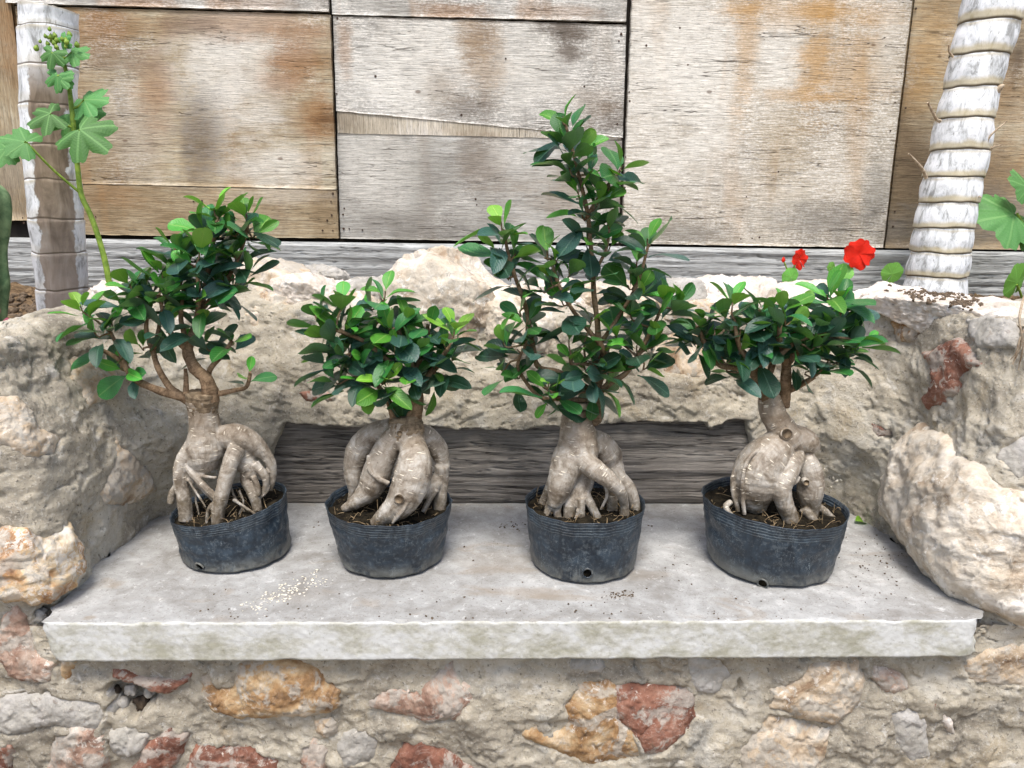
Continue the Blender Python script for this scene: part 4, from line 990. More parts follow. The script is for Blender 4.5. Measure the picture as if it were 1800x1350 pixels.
# nail heads
nm = None
def nail(px, py, r=.0032):
    global nm
    P = PY(px, py, FY); 
    if nm is None:
        bm = bmesh.new(); bmesh.ops.create_cone(bm, cap_ends=True, segments=9, radius1=1, radius2=.8, depth=.5)
        nm = bpy.data.meshes.new('nail'); bm.to_mesh(nm); bm.free(); nm.materials.append(M['nail'])
    o = bpy.data.objects.new('nail', nm); col.objects.link(o); o.parent = fence
    o.location = P - wloc(fence) + np.array([0, -.0008, 0]); o.rotation_euler = (math.pi / 2, 0, 0); o.scale = (r, r, .004)
for x, y in [(588, 160), (592, 165), (585, 340), (582, 354), (583, 378), (575, 387), (585, 405), (567, 405), (340, 354), (355, 353), (168, 381), (605, 366), (603, 377), (604, 402), (614, 402), (637, 404), (593, 32),
             (1092, 60), (1085, 218), (1106, 162), (1107, 178), (1100, 276), (1098, 330), (1096, 345), (838, 360), (838, 408), (1088, 72),
             (1589, 32), (1590, 80), (1583, 130), (1577, 132), (1573, 180), (1565, 230), (1552, 360), (1541, 362), (1594, 12), (1610, 15), (1592, 190), (1573, 372), (1570, 398), (1302, 420), (1322, 419), (1335, 417), (1237, 417),
             (1312, 346), (1368, 302), (1345, 185), (1382, 148), (1347, 100), (1500, 69), (1460, 101), (1526, 101), (1336, 50), (1455, 53), (1530, 54), (1480, 152), (1481, 229), (1425, 254), (1345, 80), (1333, 257),
             (660, 134), (889, 103), (811, 202), (1027, 152), (1195, 49), (1209, 114), (1250, 176), (1136, 80), (738, 435), (836, 350), (40, 383), (42, 392), (1284, 480), (1650, 415), (1765, 425)]:
    nail(x, y, random.uniform(.0022, .0042))
# ------------------------------------------------------------------ potted bonsai
def make_leaf_mesh(name, m, wid, fold, curl, tipw, seed):
    """unit-length leaf along +Y, upper face +Z; obovate with a short stalk"""
    rs = np.random.RandomState(seed)
    ts = np.array([0, .10, .20, .36, .54, .72, .87, .96, 1.0])
    ws = np.array([.022, .024, .10, .30, .44, .50 * tipw, .40 * tipw, .21 * tipw, .02]) * wid
    us = np.array([-1, -.5, 0, .5, 1.0])
    V = []; UV = []
    ph = rs.uniform(0, 6)
    for t, w in zip(ts, ws):
        for u in us:
            x = u * w; z = fold * abs(u) * w - curl * t ** 2 + 0.02 * math.sin(5 * t + ph) * u + 0.012 * math.sin(9 * t + ph)
            V.append((x, t * (1 - 0.10 * curl), z)); UV.append((u * .5 + .5, t))
    nu = len(us)
    Fc = [[i * nu + j, i * nu + j + 1, (i + 1) * nu + j + 1, (i + 1) * nu + j] for i in range(len(ts) - 1) for j in range(nu - 1)]
    me = bpy.data.meshes.new(name); me.from_pydata(V, [], Fc)
    uvl = me.uv_layers.new(name='UVMap')
    for l in me.loops: uvl.data[l.index].uv = UV[l.vertex_index]
    me.polygons.foreach_set('use_smooth', np.ones(len(me.polygons), bool))
    me.materials.append(m); return me
LEAVES = {}
for k in ('leaf_old', 'leaf_mid', 'leaf_new', 'leaf_tip'):
    LEAVES[k] = [make_leaf_mesh(k, M[k], 0.52 if k != 'leaf_tip' else .42, .26, .22, .90, 1), make_leaf_mesh(k, M[k], .58, .15, .10, 1.05, 2),
                 make_leaf_mesh(k, M[k], .48, .45, .50, .86, 3), make_leaf_mesh(k, M[k], .53, .30, -.12, .95, 4), make_leaf_mesh(k, M[k], .46, .55, .10, .82, 5), make_leaf_mesh(k, M[k], .60, .08, .32, 1.0, 6)]
def put_leaf(parent, base, direc, up, length, kind, rs):
    d = Vector(direc).normalized(); u = Vector(up); x = d.cross(u)
    if x.length < 1e-3: x = Vector((1, 0, 0))
    x.normalize(); z = x.cross(d)
    o = bpy.data.objects.new('leaf', LEAVES[kind][rs.randint(6)])
    col.objects.link(o); o.parent = parent
    mt = Matrix(((x[0], d[0], z[0], 0), (x[1], d[1], z[1], 0), (x[2], d[2], z[2], 0), (0, 0, 0, 1)))
    mt = mt @ Matrix.Rotation(rs.normal() * .25, 4, 'Y')
    mt = Matrix.Translation(Vector(np.asarray(base) - wloc(parent))) @ mt @ Matrix.Diagonal((length, length, length, 1))
    o.matrix_local = mt
    return o
def rosette(parent, tip, axis, n, size, young, rs, spread=1.0, length=.03):
    """whorl of leaves round a shoot tip; young 0..2 = dark, some fresh, bright"""
    ax = Vector(axis).normalized(); a = ax.orthogonal().normalized(); b = ax.cross(a)
    ph = rs.uniform(0, 6.28)
    for i in range(n):
        t = (i + .5) / n                                   # 0 top .. 1 bottom
        an = ph + i * 2.39996 + rs.normal() * .18
        pol = math.radians(22 + 68 * t ** .8 * spread + rs.normal() * 9)
        out = a * math.cos(an) + b * math.sin(an)
        d = ax * math.cos(pol) + out * math.sin(pol)
        base = Vector(tip) - ax * (length * t) + out * .002
        L = size * (0.66 + .46 * min(1, t * 2.2)) * rs.uniform(.72, 1.22)
        d.z += 0.06 * t
        if young == 2: kd = 'leaf_tip' if t < .4 else ('leaf_new' if t < .7 else 'leaf_mid')
        elif young == 1: kd = 'leaf_new' if t < .40 else ('leaf_mid' if t < .66 else 'leaf_old')
        else: kd = 'leaf_new' if (t < .28 and rs.rand() < .6) else ('leaf_mid' if (t < .36 or rs.rand() < .15) else 'leaf_old')
        put_leaf(parent, base, d, ax + out * .25 * (1 if pol > .5 else -.4), L, kd, rs)

PX = 0.00106                                               # metres per photo pixel at the bench, for radii and depth offsets
def make_pot(root, cx, cy, rb, rt, h, shift, tilt_a, tilt_dir, oval, oval_dir, hole, seed, dent=0.0):
    nth, nz = 160, 46
    th = np.linspace(0, 2 * np.pi, nth, endpoint=False)
    T = np.r_[np.linspace(0, .06, 6), np.linspace(.08, 1, nz - 6)]
    TH, TT = np.meshgrid(th, T, indexing='ij'); TH = TH.ravel(); TT = TT.ravel()
    def surf(TH, TT, inset=0.0):
        c = np.c_[np.cos(TH), np.sin(TH), np.zeros(len(TH))]
        R = rb + (rt - rb) * TT ** .9
        R = R * (1 + oval * np.cos(2 * (TH - oval_dir)) * (.35 + .65 * TT))
        R = R - 0.010 * (1 - np.clip(TT / .06, 0, 1)) ** 2                     # rounded heel
        R = R + .0009 * sum(np.exp(-((TT - q) / .010) ** 2) for q in (.80, .845, .885, .925, .97)) + .0016 * sstep(.97, 1, TT)
        R = R * (1 + .012 * fbm(c * np.array([1, 1, 1]) + np.c_[0 * TT, 0 * TT, TT * .8], 1.6, 3, .5, seed)) + dent * .5 * fbm(np.c_[c[:, :2], TT * 1.3], 3.2, 3, .55, seed + 3)
        H = h + tilt_a * np.cos(TH - tilt_dir) + .0018 * fbm(c, 2.5, 3, .6, seed + 9)
        z = SLAB_Z + .0015 + TT * H - inset * .2
        R = R - inset
        return np.c_[cx + shift[0] * TT + R * np.cos(TH), cy + shift[1] * TT + R * np.sin(TH), z]
    Vo = surf(TH, TT); Vi = surf(TH, TT, .0016); n = len(Vo)
    Fq = grid_faces(nth, nz, True)
    Fo = Fq; 
    hp = [surf(np.array([a]), np.array([t]))[0] for a, t, r in hole]
    cen = Vo[Fq].mean(1); keep = np.ones(len(Fq), bool)
    for P, (a, t, r) in zip(hp, hole): keep &= np.linalg.norm(cen - P, axis=1) > r
    Fo = Fq[keep]
    rim = np.array([[i * nz + nz - 1, ((i + 1) % nth) * nz + nz - 1, ((i + 1) % nth) * nz + nz - 1 + n, i * nz + nz - 1 + n] for i in range(nth)])
    bot = [[i * nz for i in range(nth)][::-1]]
    nrm = np.cross(Vo[Fo[0][1]] - Vo[Fo[0][0]], Vo[Fo[0][2]] - Vo[Fo[0][0]]); out = Vo[Fo[0][0]] - np.array([cx, cy, Vo[Fo[0][0]][2]])
    if nrm @ out < 0: Fo = Fo[:, ::-1]; Fin = Fq[keep]
    else: Fin = Fq[keep][:, ::-1]
    pot = mk('pot', np.r_[Vo, Vi], Fo.tolist() + (Fin + n).tolist() + rim.tolist() + bot, M['plastic'], root, attrs={'tco': np.c_[np.r_[TT, TT], np.r_[TH, TH], np.zeros(2 * n)]})
    for P, (a, t, r) in zip(hp, hole):                                          # drain hole lips
        q = surf(np.array([a + .01, a]), np.array([t, min(1, t + .03)])); e1 = q[0] - P; e1 /= np.linalg.norm(e1); e2 = q[1] - P; e2 -= e1 * (e1 @ e2); e2 /= np.linalg.norm(e2)
        nn = np.cross(e1, e2); nn *= np.sign(nn @ (P - np.array([cx, cy, P[2]])))
        ph = np.linspace(0, 2 * np.pi, 20)
        tb = Tubes(); tb.add([np.r_[P + (r * 1.02) * (math.cos(x) * e1 + math.sin(x) * e2) + nn * .0004, .0017] for x in ph], 6, .003)
        lip = tb.build('drain_hole', M['plastic'], pot)
        ds = [P - nn * .0035] + [P - nn * .0035 + r * 1.15 * (math.cos(x) * e1 + math.sin(x) * e2) for x in ph[:-1]]
        mk('hole_soil', ds, [[0, 1 + i, 1 + (i + 1) % 19] for i in range(19)], M['potsoil'], pot)
    # soil
    nr_, na = 26, 72
    aa = np.linspace(0, 2 * np.pi, na, endpoint=False); e = surf(aa, np.full(na, .90), .002) - np.array([0, 0, .004])
    ctr = np.array([cx + shift[0] * .9, cy + shift[1] * .9, SLAB_Z + h * .88])
    V = np.concatenate([ctr * (1 - f) + e * f for f in np.linspace(0, 1, nr_ + 1)])
    V = np.array(V); V[:, 2] += .004 * fbm(V, 40, 4, .6, seed) + .002 * ridged(V, 120, 2, .5, seed)
    so = mk('soil', V, np.array([[i * na + j, i * na + (j + 1) % na, (i + 1) * na + (j + 1) % na, (i + 1) * na + j] for i in range(nr_) for j in range(na)])[:, ::-1], M['potsoil'], root)
    # fine root fibres lying on the soil
    rs = np.random.RandomState(seed + 70); tb = Tubes()
    for q in range(120):
        a = rs.uniform(0, 6.28); rr = rt * .88 * math.sqrt(rs.uniform(.02, 1)); p = np.array([cx + shift[0] * .9 + rr * math.cos(a), cy + shift[1] * .9 + rr * math.sin(a), SLAB_Z + h * .89])
        d = rs.normal(size=3) * np.array([1, 1, .35]); d /= np.linalg.norm(d); Ln = rs.uniform(.012, .04)
        e = [np.r_[p + np.array([0, 0, tilt_a * math.cos(a - tilt_dir) * rr / rt]) + d * Ln * s + np.array([0, 0, .005 * math.sin(3 * s + q)]) + rs.normal(size=3) * .0022, rs.uniform(.0003, .0007)] for s in (0, .35, .7, 1)]
        for w in e:
            w[:2] = np.array([cx, cy]) + (w[:2] - np.array([cx, cy])) * min(1, (rt * .90) / max(1e-6, np.hypot(*(w[:2] - np.array([cx, cy])))))
        tb.add(e, 5, .006, cap=False)
    fb = tb.build('root_fibres', M['fibre'], root); tag(fb, kind='stuff')
    return surf

def bonsai(label, cx, cy, pot, roots, neck, knobs, branches, clusters, seed, rootmat='root', leaf_size=.057, thin=0, stem=1.0):
    root = thing('potted_bonsai', (cx, cy, SLAB_Z), label, 'bonsai', 'ginseng ficus bonsai in black grow bags on the bench slab')
    rs = np.random.RandomState(seed)
    surf = make_pot(root, cx, cy, seed=seed, **pot)
    P4 = lambda q: np.r_[PY(q[0], q[1], cy - q[2] * PX), q[3] * PX]
    tb = Tubes()
    for tr in roots: tb.add([P4(q) for q in tr], 20, .003, bump=.04)
    body = tb.fused('root_trunk', M[rootmat], root, voxel=.0017, smooth=0,
             disp=lambda V, t: .0006 * fbm(V, 45, 3, .5, seed) + .0002 * pn(np.c_[t[:, 0] * 300, t[:, 1] * 14, t[:, 2]]) + .0003 * fbm(V, 200, 2))
    if neck:
        tb = Tubes(); tb.add([P4(q) for q in neck], 22, .003, bump=.1)
        tb.fused('neck_bark', M['neck'], root, voxel=.0021, smooth=1, disp=lambda V, t: .0022 * ridged(V, 60, 3, .6, seed) * .5 + .0012 * fbm(V, 150, 2))
    for q in knobs:                                              # pruning scars: ring with a sunken disc
        P = P4(q); tb = Tubes(); d = np.array(q[4], float); d /= np.linalg.norm(d)
        tb.add([np.r_[P[:3] - d * .008, P[3] * 1.2], np.r_[P[:3] - d * .001, P[3] * 1.1], np.r_[P[:3] + d * .002, P[3] * .9]], 16, .001)
        kb = tb.build('pruning_scar', M['root'], root)
        tb = Tubes(); tb.add([np.r_[P[:3] + d * .000, P[3] * .85], np.r_[P[:3] + d * .0030, P[3] * .74]], 16, .001); tb.build('scar_wood', M['neck'], kb)
    for br in branches:
        tb = Tubes(); tb.add([P4((q[0], q[1], q[2], q[3] * stem)) for q in br], 10, .005, bump=.16)
        # leaf-scar nodes along the branch
        tb.build('branch', M['branch'], root)
    tips = [np.array(q) for br in branches for q in br[len(br) // 2:]]
    for c in clusters:
        x, y, dep, n, yg = c[:5]; ax = c[5] if len(c) > 5 else None; sc = c[6] if len(c) > 6 else 1.0
        P = PY(x, y, cy - dep * PX)
        # shoot carrying the whorl: from the nearest branch sample
        best = None
        for q in tips:
            Q = PY(q[0], q[1], cy - q[2] * PX); w = Q - P; dd = np.linalg.norm(w) + (0.08 if Q[2] > P[2] + .01 else 0)
            if best is None or dd < best[0]: best = (dd, Q)
        Q = best[1]
        if ax is None:
            ax = (P - Q) / (np.linalg.norm(P - Q) + 1e-6) * .7 + np.array([0, -.12, .85])
        else:
            ax = np.array([ax[0], ax[2], -ax[1]]) if len(ax) == 3 else np.array([ax[0], -.25, ax[1]])
        ax = ax / np.linalg.norm(ax)
        tip = P - ax * .007
        mid = (Q + tip) / 2 + np.array([0, 0, -.004]) + rs.normal(size=3) * .003
        tb = Tubes(); tb.add([np.r_[Q, .0022], np.r_[mid, .0018], np.r_[tip - ax * .012, .0015], np.r_[tip, .0011]], 7, .006)
        tb.build('twig', M['branch'], root)
        rosette(root, tip, ax, max(3, n - thin), leaf_size * sc, yg, rs, length=.034)
    return root

def fit_h(px, py, cx, cy, r):
    return PY(px, py, cy - r)[2] - SLAB_Z

# --- 1
B1 = PZ(402, 1012, SLAB_Z); c1 = (B1[0] - .013, B1[1] + .096)
bonsai('ficus bonsai with stout trunk on splayed stilt roots, its crown leaning out to one side', *c1,
    dict(rb=.096, rt=.100, h=fit_h(385, 926, *c1, .105) + .002, shift=(-.010, .0), tilt_a=.016, tilt_dir=.25, oval=.02, oval_dir=.3, hole=[(-1.98, .14, .0085)], dent=.006),
    [[(355, 702, 0, 27), (357, 725, 0, 25), (361, 755, 0, 27), (361, 785, 3, 33), (361, 808, 6, 31), (368, 828, 8, 17)],
     [(385, 768, -4, 20), (415, 768, -2, 23), (440, 776, -4, 19), (464, 796, -8, 12), (477, 818, -10, 9), (479, 842, -10, 6), (474, 862, -8, 5)],
     [(417, 788, 14, 16), (408, 806, 26, 14), (399, 835, 36, 13), (390, 870, 44, 12), (383, 905, 48, 11), (384, 938, 50, 11)],
     [(346, 778, 5, 18), (328, 798, 14, 13), (317, 822, 20, 12), (318, 850, 24, 12), (324, 880, 28, 12), (327, 915, 30, 12)],
     [(324, 808, 18, 6), (334, 828, 26, 6), (352, 848, 32, 6), (372, 868, 36, 6), (384, 884, 40, 5)],
     [(425, 795, -6, 20), (433, 815, -2, 18), (440, 828, 0, 14), (432, 842, 4, 10), (442, 862, 10, 10), (451, 885, 14, 9), (453, 905, 16, 8)],
     [(447, 815, 2, 9), (462, 832, 4, 8), (468, 848, 4, 6), (462, 872, 4, 4)], [(446, 838, 10, 5), (453, 858, 14, 5), (455, 872, 16, 3)],
     [(318, 850, 0, 8), (304, 866, 0, 7), (300, 885, 2, 6)], [(338, 826, 22, 3), (355, 836, 28, 3), (380, 840, 34, 2.5)],
     [(398, 868, 44, 3), (368, 892, 48, 3), (363, 925, 50, 2.5)], [(410, 878, 34, 3), (440, 898, 36, 2.5), (452, 906, 36, 2)], [(330, 842, 26, 2.2), (345, 866, 30, 2.2), (362, 892, 34, 1.8)], [(326, 830, 24, 2), (350, 856, 22, 2), (376, 882, 24, 1.8)], [(470, 838, 0, 2.4), (472, 860, 4, 2.4), (455, 878, 10, 2)], [(420, 862, 18, 2.4), (428, 884, 22, 2.2), (420, 905, 26, 2)], [(404, 850, 20, 2), (412, 872, 22, 2), (430, 900, 24, 1.8)], [(352, 848, 10, 2.2), (344, 874, 14, 2), (350, 905, 18, 1.8)]],
    [(356, 690, 0, 26), (356, 706, 0, 26), (357, 726, 0, 23)], [],
    [[(342, 712, 4, 10), (322, 698, 6, 9), (284, 688, 8, 7), (240, 668, 10, 6), (217, 640, 8, 5), (200, 626, 6, 4), (168, 610, 4, 3)],
     [(222, 645, 9, 4), (207, 610, 6, 3.5), (195, 585, 0, 3)],
     [(312, 692, 4, 7), (298, 680, 2, 6), (278, 647, -4, 5), (267, 610, -10, 4.5), (257, 580, -16, 3.5), (262, 540, -18, 3)], [(270, 615, -10, 4), (278, 582, -16, 3.5), (285, 545, -20, 3)],
     [(327, 692, 10, 5), (327, 668, 12, 4), (326, 648, 12, 3)],
     [(371, 704, 4, 14), (367, 680, 6, 13), (360, 664, 6, 11), (341, 645, 6, 10), (330, 614, 4, 9), (342, 582, 0, 8), (350, 550, -4, 6), (362, 500, -8, 5), (372, 440, -10, 4), (380, 390, -12, 3)],
     [(328, 612, 4, 7), (302, 588, 10, 5), (290, 560, 14, 4), (280, 520, 16, 3)], [(330, 608, 4, 5), (322, 580, 8, 4.5), (318, 556, 10, 4), (322, 510, 10, 3)],
     [(352, 545, -2, 5), (390, 505, -10, 4), (420, 450, -16, 3), (435, 400, -18, 3)], [(345, 570, 0, 5), (350, 520, 14, 4), (345, 470, 18, 3)],
     [(380, 692, 0, 7), (367, 655, -6, 5), (396, 618, -10, 4.5), (407, 600, -10, 3)], [(386, 692, 6, 5), (412, 686, 10, 4), (433, 680, 12, 3.5), (440, 656, 14, 3)]],
    [(375, 358, -10, 9, 2), (432, 368, -15, 9, 1), (345, 398, 5, 10, 0), (398, 402, -5, 10, 0), (455, 405, -15, 9, 1), (302, 425, 10, 10, 0), (350, 432, 28, 9, 1), (335, 468, 20, 9, 0), (408, 440, 5, 10, 0),
     (440, 470, -10, 8, 0), (285, 470, 10, 10, 1), (250, 500, 5, 9, 0), (225, 492, -8, 9, 0), (292, 512, 28, 9, 1), (340, 520, 25, 9, 0), (390, 500, 0, 9, 0), (420, 505, -15, 8, 0), (138, 532, 8, 8, 2), (160, 578, 12, 8, 0),
     (196, 560, 0, 9, 0), (205, 520, -10, 8, 0), (212, 648, 14, 7, 1), (255, 545, -10, 8, 0), (300, 560, 0, 7, 0), (355, 560, -12, 8, 0), (405, 590, -5, 6, 1), (440, 648, 14, 4, 1, (.3, 1), .8), (320, 520, -20, 8, 0), (375, 470, -25, 9, 0),
     (240, 600, -10, 5, 1), (355, 600, -14, 6, 0), (372, 395, -28, 8, 0), (310, 460, -20, 8, 0)], 11)

# --- 2
B2 = PZ(680, 1020, SLAB_Z); c2 = (B2[0] - .002, B2[1] + .094)
bonsai('low round ficus bonsai with a fat bundle of swollen roots, the smallest and bushiest crown', *c2,
    dict(rb=.094, rt=.115, h=fit_h(680, 926, *c2, .115) + .001, shift=(-.003, .0), tilt_a=.004, tilt_dir=3.0, oval=.02, oval_dir=1.2, hole=[], dent=.006),
    [[(690, 752, -12, 18), (656, 762, -16, 19), (632, 788, -18, 22), (623, 820, -16, 19), (622, 846, -12, 15), (620, 864, -8, 8), (614, 880, -4, 4)],
     [(696, 765, 8, 19), (686, 778, 12, 21), (671, 808, 16, 24), (660, 838, 18, 25), (648, 862, 20, 21), (626, 882, 24, 13), (602, 896, 26, 6)],
     [(722, 775, 18, 21), (728, 798, 38, 26), (728, 826, 54, 31), (719, 856, 62, 31), (704, 884, 66, 26), (678, 906, 66, 17), (656, 922, 64, 9)],
     [(735, 760, -14, 17), (752, 768, -18, 18), (771, 791, -20, 17), (778, 818, -18, 13), (772, 841, -8, 13), (754, 860, 6, 11), (738, 872, 14, 9)], [(777, 818, -6, 13), (777, 852, -8, 11), (774, 880, -6, 11), (773, 905, -4, 11)],
     [(766, 860, 8, 6), (752, 884, 12, 5), (744, 900, 14, 5)], [(648, 800, 26, 3.5), (650, 824, 38, 4.5), (664, 840, 44, 4.5), (684, 850, 42, 4)],
     [(718, 880, 90, 3), (706, 900, 92, 3), (690, 920, 86, 2.5)], [(712, 742, 4, 26), (714, 762, 8, 30), (722, 782, 12, 28)]],
    [(712, 732, 2, 24), (714, 748, 4, 28), (716, 766, 9, 29), (722, 780, 14, 24)],
    [(702, 877, 92, 9, (-.1, -1, .1)), (703, 762, 34, 6, (0, -1, .2))],
    [[(722, 748, 4, 14), (730, 722, 6, 13), (733, 695, 6, 11), (728, 660, 4, 8), (715, 620, 0, 5), (700, 580, -4, 4)], [(694, 748, 4, 8), (690, 728, 8, 6), (680, 700, 10, 5), (650, 660, 10, 4), (620, 620, 8, 3.5)],
     [(733, 690, 4, 6), (760, 650, 2, 4.5), (790, 610, 0, 3.5)], [(728, 660, 2, 6), (690, 640, 20, 4.5), (640, 600, 24, 3.5), (590, 580, 20, 3)], [(715, 620, 0, 5), (680, 560, -10, 3.5), (672, 530, -12, 3)], [(728, 655, -4, 5), (750, 600, -16, 4), (752, 570, -20, 3)]],
    [(602, 522, 0, 8, 1), (550, 545, -5, 8, 0), (678, 505, -12, 7, 1), (570, 585, 10, 9, 0), (612, 570, 20, 9, 1), (645, 565, 0, 9, 0), (682, 572, 22, 9, 1), (715, 560, 0, 9, 0), (800, 570, -2, 9, 2), (755, 568, -10, 8, 0),
     (558, 625, 8, 8, 0), (600, 622, 25, 9, 0), (642, 618, 28, 9, 0), (690, 612, 34, 8, 0), (738, 605, 20, 9, 0), (778, 600, 8, 8, 0), (582, 662, 15, 8, 0), (625, 652, 32, 8, 0), (678, 664, 45, 8, 2), (722, 650, 30, 8, 0), (768, 645, 12, 7, 0),
     (800, 622, -5, 7, 0), (655, 702, 30, 6, 0, (-.4, -.3)), (705, 700, 34, 6, 0, (.1, -.4)), (772, 690, 10, 4, 0, (.4, -.5)), (610, 600, -20, 8, 0), (690, 590, -25, 8, 0), (660, 640, -20, 8, 0), (735, 640, -22, 7, 0), (640, 530, -20, 7, 0)], 22)

# --- 3
B3 = PZ(1036, 1030, SLAB_Z); c3 = (B3[0], B3[1] + .096)
bonsai('tallest ficus bonsai, with long upright leafy shoots rising high above its cone-shaped root base', *c3,
    dict(rb=.096, rt=.108, h=fit_h(1036, 922, *c3, .108), shift=(.0, .0), tilt_a=.002, tilt_dir=0, oval=.01, oval_dir=0, hole=[(-1.62, .20, .0085)], dent=.004),
    [[(1014, 718, 0, 23), (1014, 742, 0, 28), (1016, 772, 2, 33), (1014, 798, 4, 37), (1006, 815, 6, 33)],
     [(1004, 800, 10, 31), (994, 822, 20, 27), (986, 848, 28, 23), (979, 872, 32, 17), (972, 890, 34, 11)], [(972, 880, 22, 9), (964, 898, 26, 8), (961, 922, 28, 7)], [(981, 882, 30, 8), (979, 900, 34, 7), (986, 925, 36, 5)],
     [(1028, 826, 4, 15), (1026, 846, 8, 18), (1013, 872, 18, 18), (1002, 892, 28, 12), (998, 925, 34, 8)], [(1022, 876, 34, 8), (1022, 896, 40, 6), (1025, 928, 42, 5)], [(1028, 868, 26, 9), (1040, 890, 32, 8), (1054, 918, 34, 7)],
     [(1018, 800, 18, 22), (1030, 812, 30, 19), (1050, 828, 42, 17), (1071, 844, 48, 14), (1089, 862, 46, 10.5), (1097, 884, 34, 8), (1098, 905, 32, 8)],
     [(1036, 775, -14, 23), (1056, 784, -22, 24), (1070, 802, -24, 24), (1080, 820, -20, 17), (1088, 838, -8, 13), (1104, 858, -4, 13), (1115, 884, 0, 10), (1118, 922, 4, 8)],
     [(1072, 850, 10, 12), (1076, 872, 10, 10), (1076, 922, 12, 9)], [(1062, 845, 38, 3), (1067, 870, 38, 2.8), (1056, 896, 36, 2.2)], [(972, 838, -20, 9), (964, 862, -26, 8), (953, 890, -28, 9), (950, 910, -28, 8)],
     [(970, 892, 34, 3), (958, 912, 36, 3)], [(1016, 895, 42, 3), (1010, 920, 44, 2.5)]],
    [(1040, 700, 4, 12), (1046, 716, 4, 13), (1048, 732, 4, 11), (1040, 744, 4, 8)],
    [(1014, 706, 4, 20, (0, -.1, 1))],
    [[(1046, 722, 2, 9), (1044, 700, 4, 10), (1050, 680, 4, 9), (1062, 650, 2, 7), (1062, 625, 0, 7), (1052, 595, 0, 7), (1050, 565, 0, 6.5), (1044, 517, 0, 6), (1042, 467, 0, 5.5), (1036, 410, 0, 5), (1033, 375, 0, 5), (1018, 310, -2, 4), (1004, 255, -4, 3.5), (990, 205, -4, 3)],
     [(1052, 690, 6, 8), (1075, 672, 8, 7), (1100, 656, 10, 6), (1120, 627, 8, 5.5), (1147, 577, 4, 4.5), (1162, 543, 0, 3.5)],
     [(1035, 705, 6, 6), (990, 702, 14, 5), (948, 697, 14, 4.5), (914, 655, 12, 4), (912, 632, 10, 3.5), (924, 605, 8, 3), (926, 575, 6, 3)], [(1046, 690, -6, 7), (985, 655, -14, 6), (947, 645, -12, 6), (938, 612, -10, 5.5), (924, 540, -6, 5), (905, 485, -2, 4.5), (893, 445, 0, 4), (886, 405, 0, 3)],
     [(1054, 605, 0, 6), (1022, 565, 6, 5), (1000, 535, 8, 4.5), (982, 500, 8, 4), (968, 455, 8, 3)], [(1044, 480, 0, 4), (1065, 440, 2, 3.5), (1072, 400, 2, 3)], [(1058, 600, -4, 5), (1085, 560, -10, 4.5), (1120, 500, -12, 4), (1140, 430, -14, 3)],
     [(1034, 375, 0, 4), (1065, 330, -2, 3.5), (1090, 300, -4, 3)], [(1060, 640, 8, 5), (1030, 640, 24, 4), (1005, 640, 28, 3)], [(990, 702, 16, 4), (970, 690, 28, 3), (955, 680, 34, 3)]],
    [(986, 205, -4, 7, 1), (990, 240, 2, 8, 0), (1022, 258, 0, 8, 1), (998, 285, 4, 8, 0), (1045, 290, 5, 8, 0), (1098, 285, -4, 7, 1, (.5, 1)), (1075, 318, -2, 8, 0), (1015, 325, 14, 7, 1), (1055, 345, 6, 8, 0), (1020, 372, 10, 7, 0),
     (1068, 385, 2, 8, 0), (1040, 415, 8, 7, 0), (1075, 425, 4, 8, 0), (1138, 412, -14, 7, 1), (1120, 450, -12, 7, 0), (880, 382, 0, 7, 2), (902, 405, 4, 7, 0), (870, 430, 2, 6, 0), (910, 440, 2, 7, 0), (960, 432, 8, 7, 0), (985, 448, 8, 7, 0),
     (965, 480, 12, 8, 0), (1005, 470, 4, 7, 0), (885, 475, 2, 6, 0), (945, 500, 4, 7, 0), (985, 520, 14, 7, 0), (1045, 480, 8, 6, 0), (1100, 495, -8, 8, 0), (1130, 505, 2, 8, 1), (1175, 520, 0, 8, 1), (1200, 528, -8, 7, 0), (1150, 545, 8, 8, 0), (1105, 545, 6, 8, 0),
     (1160, 590, 8, 8, 0), (1120, 600, 14, 8, 0), (1080, 580, 14, 8, 0), (1040, 550, 10, 7, 0), (905, 545, 0, 7, 1), (925, 560, 14, 8, 0), (940, 590, 8, 7, 0), (880, 595, 8, 6, 1), (905, 610, 14, 7, 0), (872, 640, 6, 6, 0), (915, 655, 16, 6, 0),
     (1000, 622, 24, 8, 1), (1025, 650, 28, 8, 0), (968, 668, 40, 7, 2), (985, 690, 36, 7, 0), (955, 712, 30, 5, 0, (-.5, -.4)), (990, 715, 34, 5, 0, (0, -.5)), (1060, 640, 26, 8, 0), (1090, 640, 20, 8, 0), (1075, 680, 18, 6, 1, (.5, .2)), (1050, 698, 22, 5, 0, (.2, -.2)), (1145, 640, 14, 7, 0), (1060, 610, -10, 8, 0), (1000, 590, 0, 6, 0)], 33, leaf_size=.059, thin=1, stem=.74)

